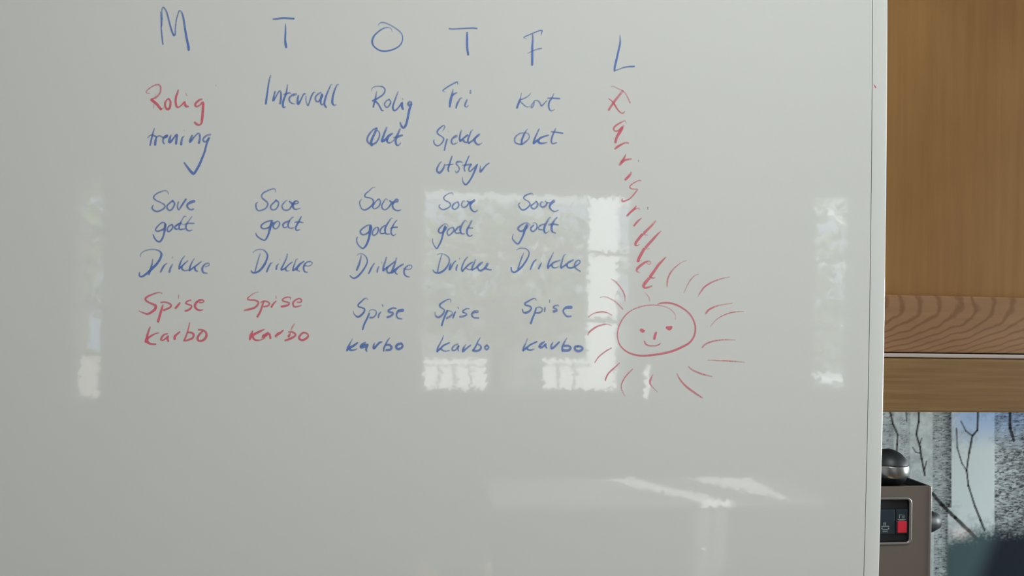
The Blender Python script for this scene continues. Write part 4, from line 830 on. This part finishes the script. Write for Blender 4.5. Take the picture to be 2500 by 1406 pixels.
# ---- glass splashback with a printed birch wood
YS = YF-.010
z1 = z_bot+.06; z0 = .901
sp = thing('splashback', 'glossy glass splashback printed with a grey birch wood', 'splashback', ((XP+XC1)/2, YF, z0))
boxobj('glass_panel', (XP+.0, XC1, YS+.001, YF-.0005, z0, z1), mat('glass_core', (.2, .25, .25), .1), sp)
def n2(x, y, s=0):                          # value noise
    xi, yi = math.floor(x), math.floor(y); fx, fy = x-xi, y-yi; fx = fx*fx*(3-2*fx); fy = fy*fy*(3-2*fy)
    def r(a, b): v = math.sin(a*127.1+b*311.7+s*74.7)*43758.5453; return v-math.floor(v)
    return (r(xi, yi)*(1-fx)+r(xi+1, yi)*fx)*(1-fy)+(r(xi, yi+1)*(1-fx)+r(xi+1, yi+1)*fx)*fy
BR = [([(2172, 1000), (2180, 1035), (2192, 1062), (2190, 1085), (2188, 1118)], 3.0),
      ([(2243, 1000), (2243, 1030), (2237, 1060), (2246, 1090), (2250, 1120), (2258, 1160)], 3.4),
      ([(2228, 1092), (2236, 1104), (2246, 1106)], 2.0), ([(2250, 1070), (2246, 1084)], 1.8), ([(2262, 1126), (2257, 1146)], 2.0),
      ([(2212, 1000), (2214, 1028)], 1.8), ([(2388, 1000), (2386, 1050), (2374, 1064), (2366, 1105), (2360, 1148), (2364, 1185), (2380, 1235), (2394, 1270), (2404, 1295)], 3.6),
      ([(2346, 1028), (2358, 1052), (2374, 1064)], 2.2), ([(2335, 1045), (2337, 1092), (2348, 1130), (2360, 1150)], 2.2),
      ([(2276, 1205), (2300, 1232), (2332, 1264), (2366, 1296), (2400, 1330), (2440, 1380)], 6.0), ([(2466, 1000), (2466, 1045), (2475, 1075)], 5.0)]
def segd(px, py, a, b):
    vx, vy = b[0]-a[0], b[1]-a[1]; t = max(0, min(1, ((px-a[0])*vx+(py-a[1])*vy)/(vx*vx+vy*vy))); return math.hypot(px-a[0]-t*vx, py-a[1]-t*vy), t
def sm(a, b, x): t = max(0, min(1, (x-a)/(b-a))); return t*t*(3-2*t)
def birch(px, py):
    n = n2(px/16, py/16)*.5+n2(px/6, py/6, 1)*.3+n2(px/2.5, py/2.5, 2)*.2
    v = .40+.26*(n-.5)
    g = math.exp(-((px-2388)/62)**2-((py-1175)/80)**2); v += .42*g  # bright window reflection in the glass, painted into the print
    v += .08*sm(2330, 2200, px)*(n2(px/20, py/9, 3)-.2)
    r_, g_, b_ = v*.88, v*.97, v*.97
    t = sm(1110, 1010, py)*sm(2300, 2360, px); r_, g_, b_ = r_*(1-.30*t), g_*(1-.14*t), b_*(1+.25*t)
    ln = .5+.5*math.sin(py*1.75+2.2*n2(px/14, py/30, 4)*3)
    for x0, x1, y1, dk, sh in ((2277, 2323, 1460, .55, .8), (2428, 2520, 1460, .62, .3), (2150, 2182, 1170, .25, .3), (2196, 2222, 1170, .2, .2), (2600, 2655, 1700, .5, .4), (2740, 2830, 1700, .6, .3), (2960, 3010, 1700, .5, .5)):
        x0_, x1_ = (x0, x1) if py < 1240 or x0 != 2277 else (x0+3, x1-9)
        m_ = sm(x0_-2, x0_+2, px)*sm(x1_+2, x1_-2, px)
        if m_ > 0 and py < y1:
            bark = (.16+.62*(1-ln)*n2(px/9, py/3, 5)*1.4)*dk*1.5
            blot = .85*sm(.52, .74, n2(px/6, py/2.4, 6)*.6+n2(px/2.6, py/1.6, 7)*.4 + (.09 if x0 > 2400 and py > 1095 else -.06))
            side = sh*sm((x0+x1)/2-5, x1, px)*.55
            k = max(.06, 1-bark-.52*blot-side); r_, g_, b_ = r_*(1-m_+m_*k), g_*(1-m_+m_*k), b_*(1-m_+m_*(k*1.02))
    for pts, w in BR:
        for i in range(len(pts)-1):
            if min(pts[i][0], pts[i+1][0])-8 < px < max(pts[i][0], pts[i+1][0])+8 and min(pts[i][1], pts[i+1][1])-8 < py < max(pts[i][1], pts[i+1][1])+8:
                d_, t_ = segd(px, py, pts[i], pts[i+1]); w_ = w*(1.25+.5*n2(px/5, py/5, 11)); k = 1-.88*sm(w_/2+1.2, w_/2-1.2, d_); r_, g_, b_ = r_*k, g_*k, b_*k
    # dark forest floor rising from the lower right, dark reflections painted in with it
    line = 1296 - .02*(px-2400) + (12*n2(px/14, py/14, 8)-6) if px > 2392 else 1296+(2392-px)*.22+8*n2(px/18, 0, 9)
    dkn = sm(line-26, line+26, py + 22*(n2(px/4, py/4, 10)-.5))*sm(2306, 2316, px)
    base = (.030, .052, .056) if px < 2420 else (.010, .015, .022)
    q = sm(2380, 2450, px+ (py-1340)*.4); base = tuple((a*(1-q)+b*q) for a, b in zip((.046, .075, .078), (.009, .013, .020)))
    wm = math.exp(-((px-2345)/22)**2-((py-1302)/14)**2)*.16  # reddish reflection of a hand, painted into the print
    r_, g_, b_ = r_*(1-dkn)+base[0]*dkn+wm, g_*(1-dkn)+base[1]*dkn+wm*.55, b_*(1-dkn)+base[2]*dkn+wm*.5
    return max(.004, r_), max(.004, g_), max(.004, b_)
NX, NZ = 330, 330
ax0, ax1 = XP+.002, at_y(2540, 1200, YS).x; az1, az0 = z1, at_y(2400, 1450, YS).z
def to_px(p):
    d = p-CAM; w = d.dot(F); return CX+FPX*d.dot(RR)/w, CY-FPX*d.dot(UU)/w
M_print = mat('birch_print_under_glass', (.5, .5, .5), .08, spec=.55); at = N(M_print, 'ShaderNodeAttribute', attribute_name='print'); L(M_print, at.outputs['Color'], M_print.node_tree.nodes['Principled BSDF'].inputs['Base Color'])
def print_mesh(ax0, ax1, az0, az1, NX, NZ):
    vs, cs = [], []
    for j in range(NZ+1):
        for i in range(NX+1):
            p = Vector((ax0+(ax1-ax0)*i/NX, YS, az0+(az1-az0)*j/NZ)); vs.append(p); c = birch(*to_px(p))
            k = 1.9*min(1, .95/(1.9*max(c))); cs += [c[0]*k, c[1]*k, c[2]*k, 1]
    fs = [(j*(NX+1)+i, j*(NX+1)+i+1, (j+1)*(NX+1)+i+1, (j+1)*(NX+1)+i) for j in range(NZ) for i in range(NX)]
    me = pyd(vs, fs); ca = me.color_attributes.new('print', 'FLOAT_COLOR', 'POINT'); ca.data.foreach_set('color', cs); return me
link('forest_print', print_mesh(ax0, ax1, az0, az1, NX, NZ), M_print, sp, 'grey print of birch trunks and bare branches with painted-in reflections')
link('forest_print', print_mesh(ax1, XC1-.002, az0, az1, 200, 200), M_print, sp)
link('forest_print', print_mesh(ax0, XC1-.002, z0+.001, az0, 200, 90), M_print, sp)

# ------------------------------------------------------------------ coffee machine
YM = .13
g = lambda x, y, d=0: at_y(x, y, YM+d)
TR = g(2278, 1187); xr = TR.x; zt = TR.z; xl = XP - .0 + .002; MD = .21
cm = thing('coffee_machine', 'taupe metal espresso machine with a dark control panel, behind the board edge', 'coffee machine', ((xl+xr)/2, YM+MD/2, .90))
pl, pr = xl, g(2222, 1260).x; pt, pb = g(2200, 1216).z, g(2200, 1326).z
boxobj('body', (xl, xr-.0012, YM+.004, YM+MD, .905, zt-.011), M_black, cm, bev=.001)
boxobj('side_rim', (xr-.004, xr-.0012, YM+.004, YM+MD, zt-.0115, zt-.0003), M_black, cm)
boxobj('back_rim', (xl, xr-.004, YM+MD-.003, YM+MD, zt-.0115, zt-.0003), M_black, cm)
bm = bmesh.new()                             # front plate with the opening of the control panel
box(bm, pr, xr-.0055, YM, YM+.0039, .915, zt); box(bm, xl, pr, YM, YM+.0039, pt, zt); box(bm, xl, pr, YM, YM+.0039, .915, pb)
link('front_plate', mesh(bm), M_taupe, cm, 'taupe metallic front plate')
boxobj('corner_trim', (xr-.0054, xr-.0018, YM-.001, YM+.006, .915, zt), M_chrome, cm, bev=.001, label='bright corner trim')
boxobj('foot', (xl+.01, xr-.01, YM+.01, YM+MD-.01, .90, .905), M_black, cm)
def tube(pts, r, seg=8):
    vs, fs = [], []
    for i, p in enumerate(pts):
        d = (pts[min(i+1, len(pts)-1)]-pts[max(i-1, 0)]).normalized(); u_ = d.cross(Vector((0, 1, 0))).normalized(); v_ = Vector((0, 1, 0))
        for k in range(seg): a = 2*math.pi*k/seg; vs.append(p+u_*r*math.cos(a)+v_*r*math.sin(a))
    for i in range(len(pts)-1):
        for k in range(seg): a = i*seg+k; b = i*seg+(k+1) % seg; fs.append((a, b, b+seg, a+seg))
    return pyd(vs, fs)
rc = .006
bez = [Vector((xl, YM-.0005, pt))] + [Vector((pr-rc+rc*math.sin(a), YM-.0005, pt-rc+rc*math.cos(a))) for a in [math.pi/2*k/6 for k in range(7)]]
bez += [Vector((pr-rc+rc*math.cos(a), YM-.0005, pb+rc-rc*math.sin(a))) for a in [math.pi/2*k/6 for k in range(7)]] + [Vector((xl, YM-.0005, pb))]
link('panel_bezel', tube(bez, .0019), M_chrome, cm, 'rounded metal bezel', smooth=True)
cp = boxobj('control_panel', (xl, pr+.0005, YM+.0028, YM+.0039, pb-.0005, pt+.0005), M_black, cm, label='black control panel')
boxobj('button', (xl, g(2186, 1270).x, YM+.0004, YM+.0028, g(2180, 1304).z, g(2180, 1244).z), M_navy, cp, bev=.0008)
boxobj('button', (g(2188.5, 1270).x, g(2217, 1270).x, YM+.0004, YM+.0028, g(2180, 1304).z, g(2180, 1244).z), M_navy, cp, bev=.0008)
boxobj('switch', (g(2191, 1270).x, g(2213.5, 1270).x, YM-.0012, YM+.0004, g(2200, 1300.5).z, g(2200, 1272).z), M_red, cp, bev=.001, label='red rocker switch')
def marks(lines, nm):
    bm = bmesh.new()
    for x0, y0, x1, y1 in lines:
        p, q = g(x0, y0), g(x1, y1)
        box(bm, min(p.x, q.x), max(p.x, q.x), YM, YM+.00038, min(p.z, q.z), max(p.z, q.z))
    link(nm, mesh(bm), M_mark, cp, 'pale grey cup pictogram')
marks([(2195, 1257, 2197, 1265), (2206, 1257, 2208, 1265), (2195, 1256, 2204, 1257.5), (2192, 1267.5, 2211, 1269), (2195, 1269, 2208, 1270.8), (2202, 1256, 2203.5, 1265)], 'cup_symbol')
marks([(2157, 1275, 2159, 1283), (2160.5, 1275, 2162.5, 1283), (2152, 1284, 2171, 1286), (2152, 1288, 2155, 1292), (2168, 1288, 2171, 1292), (2155, 1292, 2168, 1294.5), (2155, 1297, 2167, 1299)], 'cup_symbol')
KZ = g(2285, 1271).z; K = Matrix.Translation((xr-.0012, YM+.055, at_y(2285, 1271, YM+.055).z)) @ Matrix.Rotation(math.pi/2, 4, 'Y')
kx = at_y(2293.5, 1271, YM+.055).x-(xr-.0012)
link('steam_knob', lathe([(.0165, 0), (.0168, kx*.35), (.015, kx*.7), (.010, kx*.93), (.004, kx)], 40, K), M_black, cm, 'round black side knob', smooth=True)
lid = boxobj('cup_tray', (xl+.004, xr-.0045, YM+.008, YM+MD-.006, zt-.0112, zt-.009), M_black, cm, bev=.0006, label='flat black top tray')
# polished ball resting on top, half hidden by the board
YBL = YM+.032; c = at_y(2168, 1146.5, YBL); rb = (at_y(2212, 1146, YBL).x-c.x)
ball_z = zt-.0089+rb
bl = thing('metal_ball', 'dark ball with a polished metal band on top of the coffee machine', 'ornament', (c.x, YBL, ball_z-rb))
def zone(a0, a1, n, s=1.0): return [(rb*s*math.sin(a), -rb*s*math.cos(a)) for a in [a0+(a1-a0)*k/n for k in range(n+1)]]
T4 = Matrix.Translation((c.x, YBL, ball_z))
aL, aU = math.acos(.34), math.acos(-.26)
link('lower_shell', lathe(zone(.06, aL, 20, .985), 64, T4), M_black, bl, smooth=True)
link('band', lathe(zone(aL-.02, aU, 20), 64, T4), M_ball, bl, 'polished metal band', smooth=True)
link('cap', lathe(zone(aU, math.pi-.04, 24, .995), 64, T4), M_cap, bl, 'matt black cap', smooth=True)
print('ball', c, rb, 'machine top', zt, 'bottom of cabinet', z_bot, 'horizon')
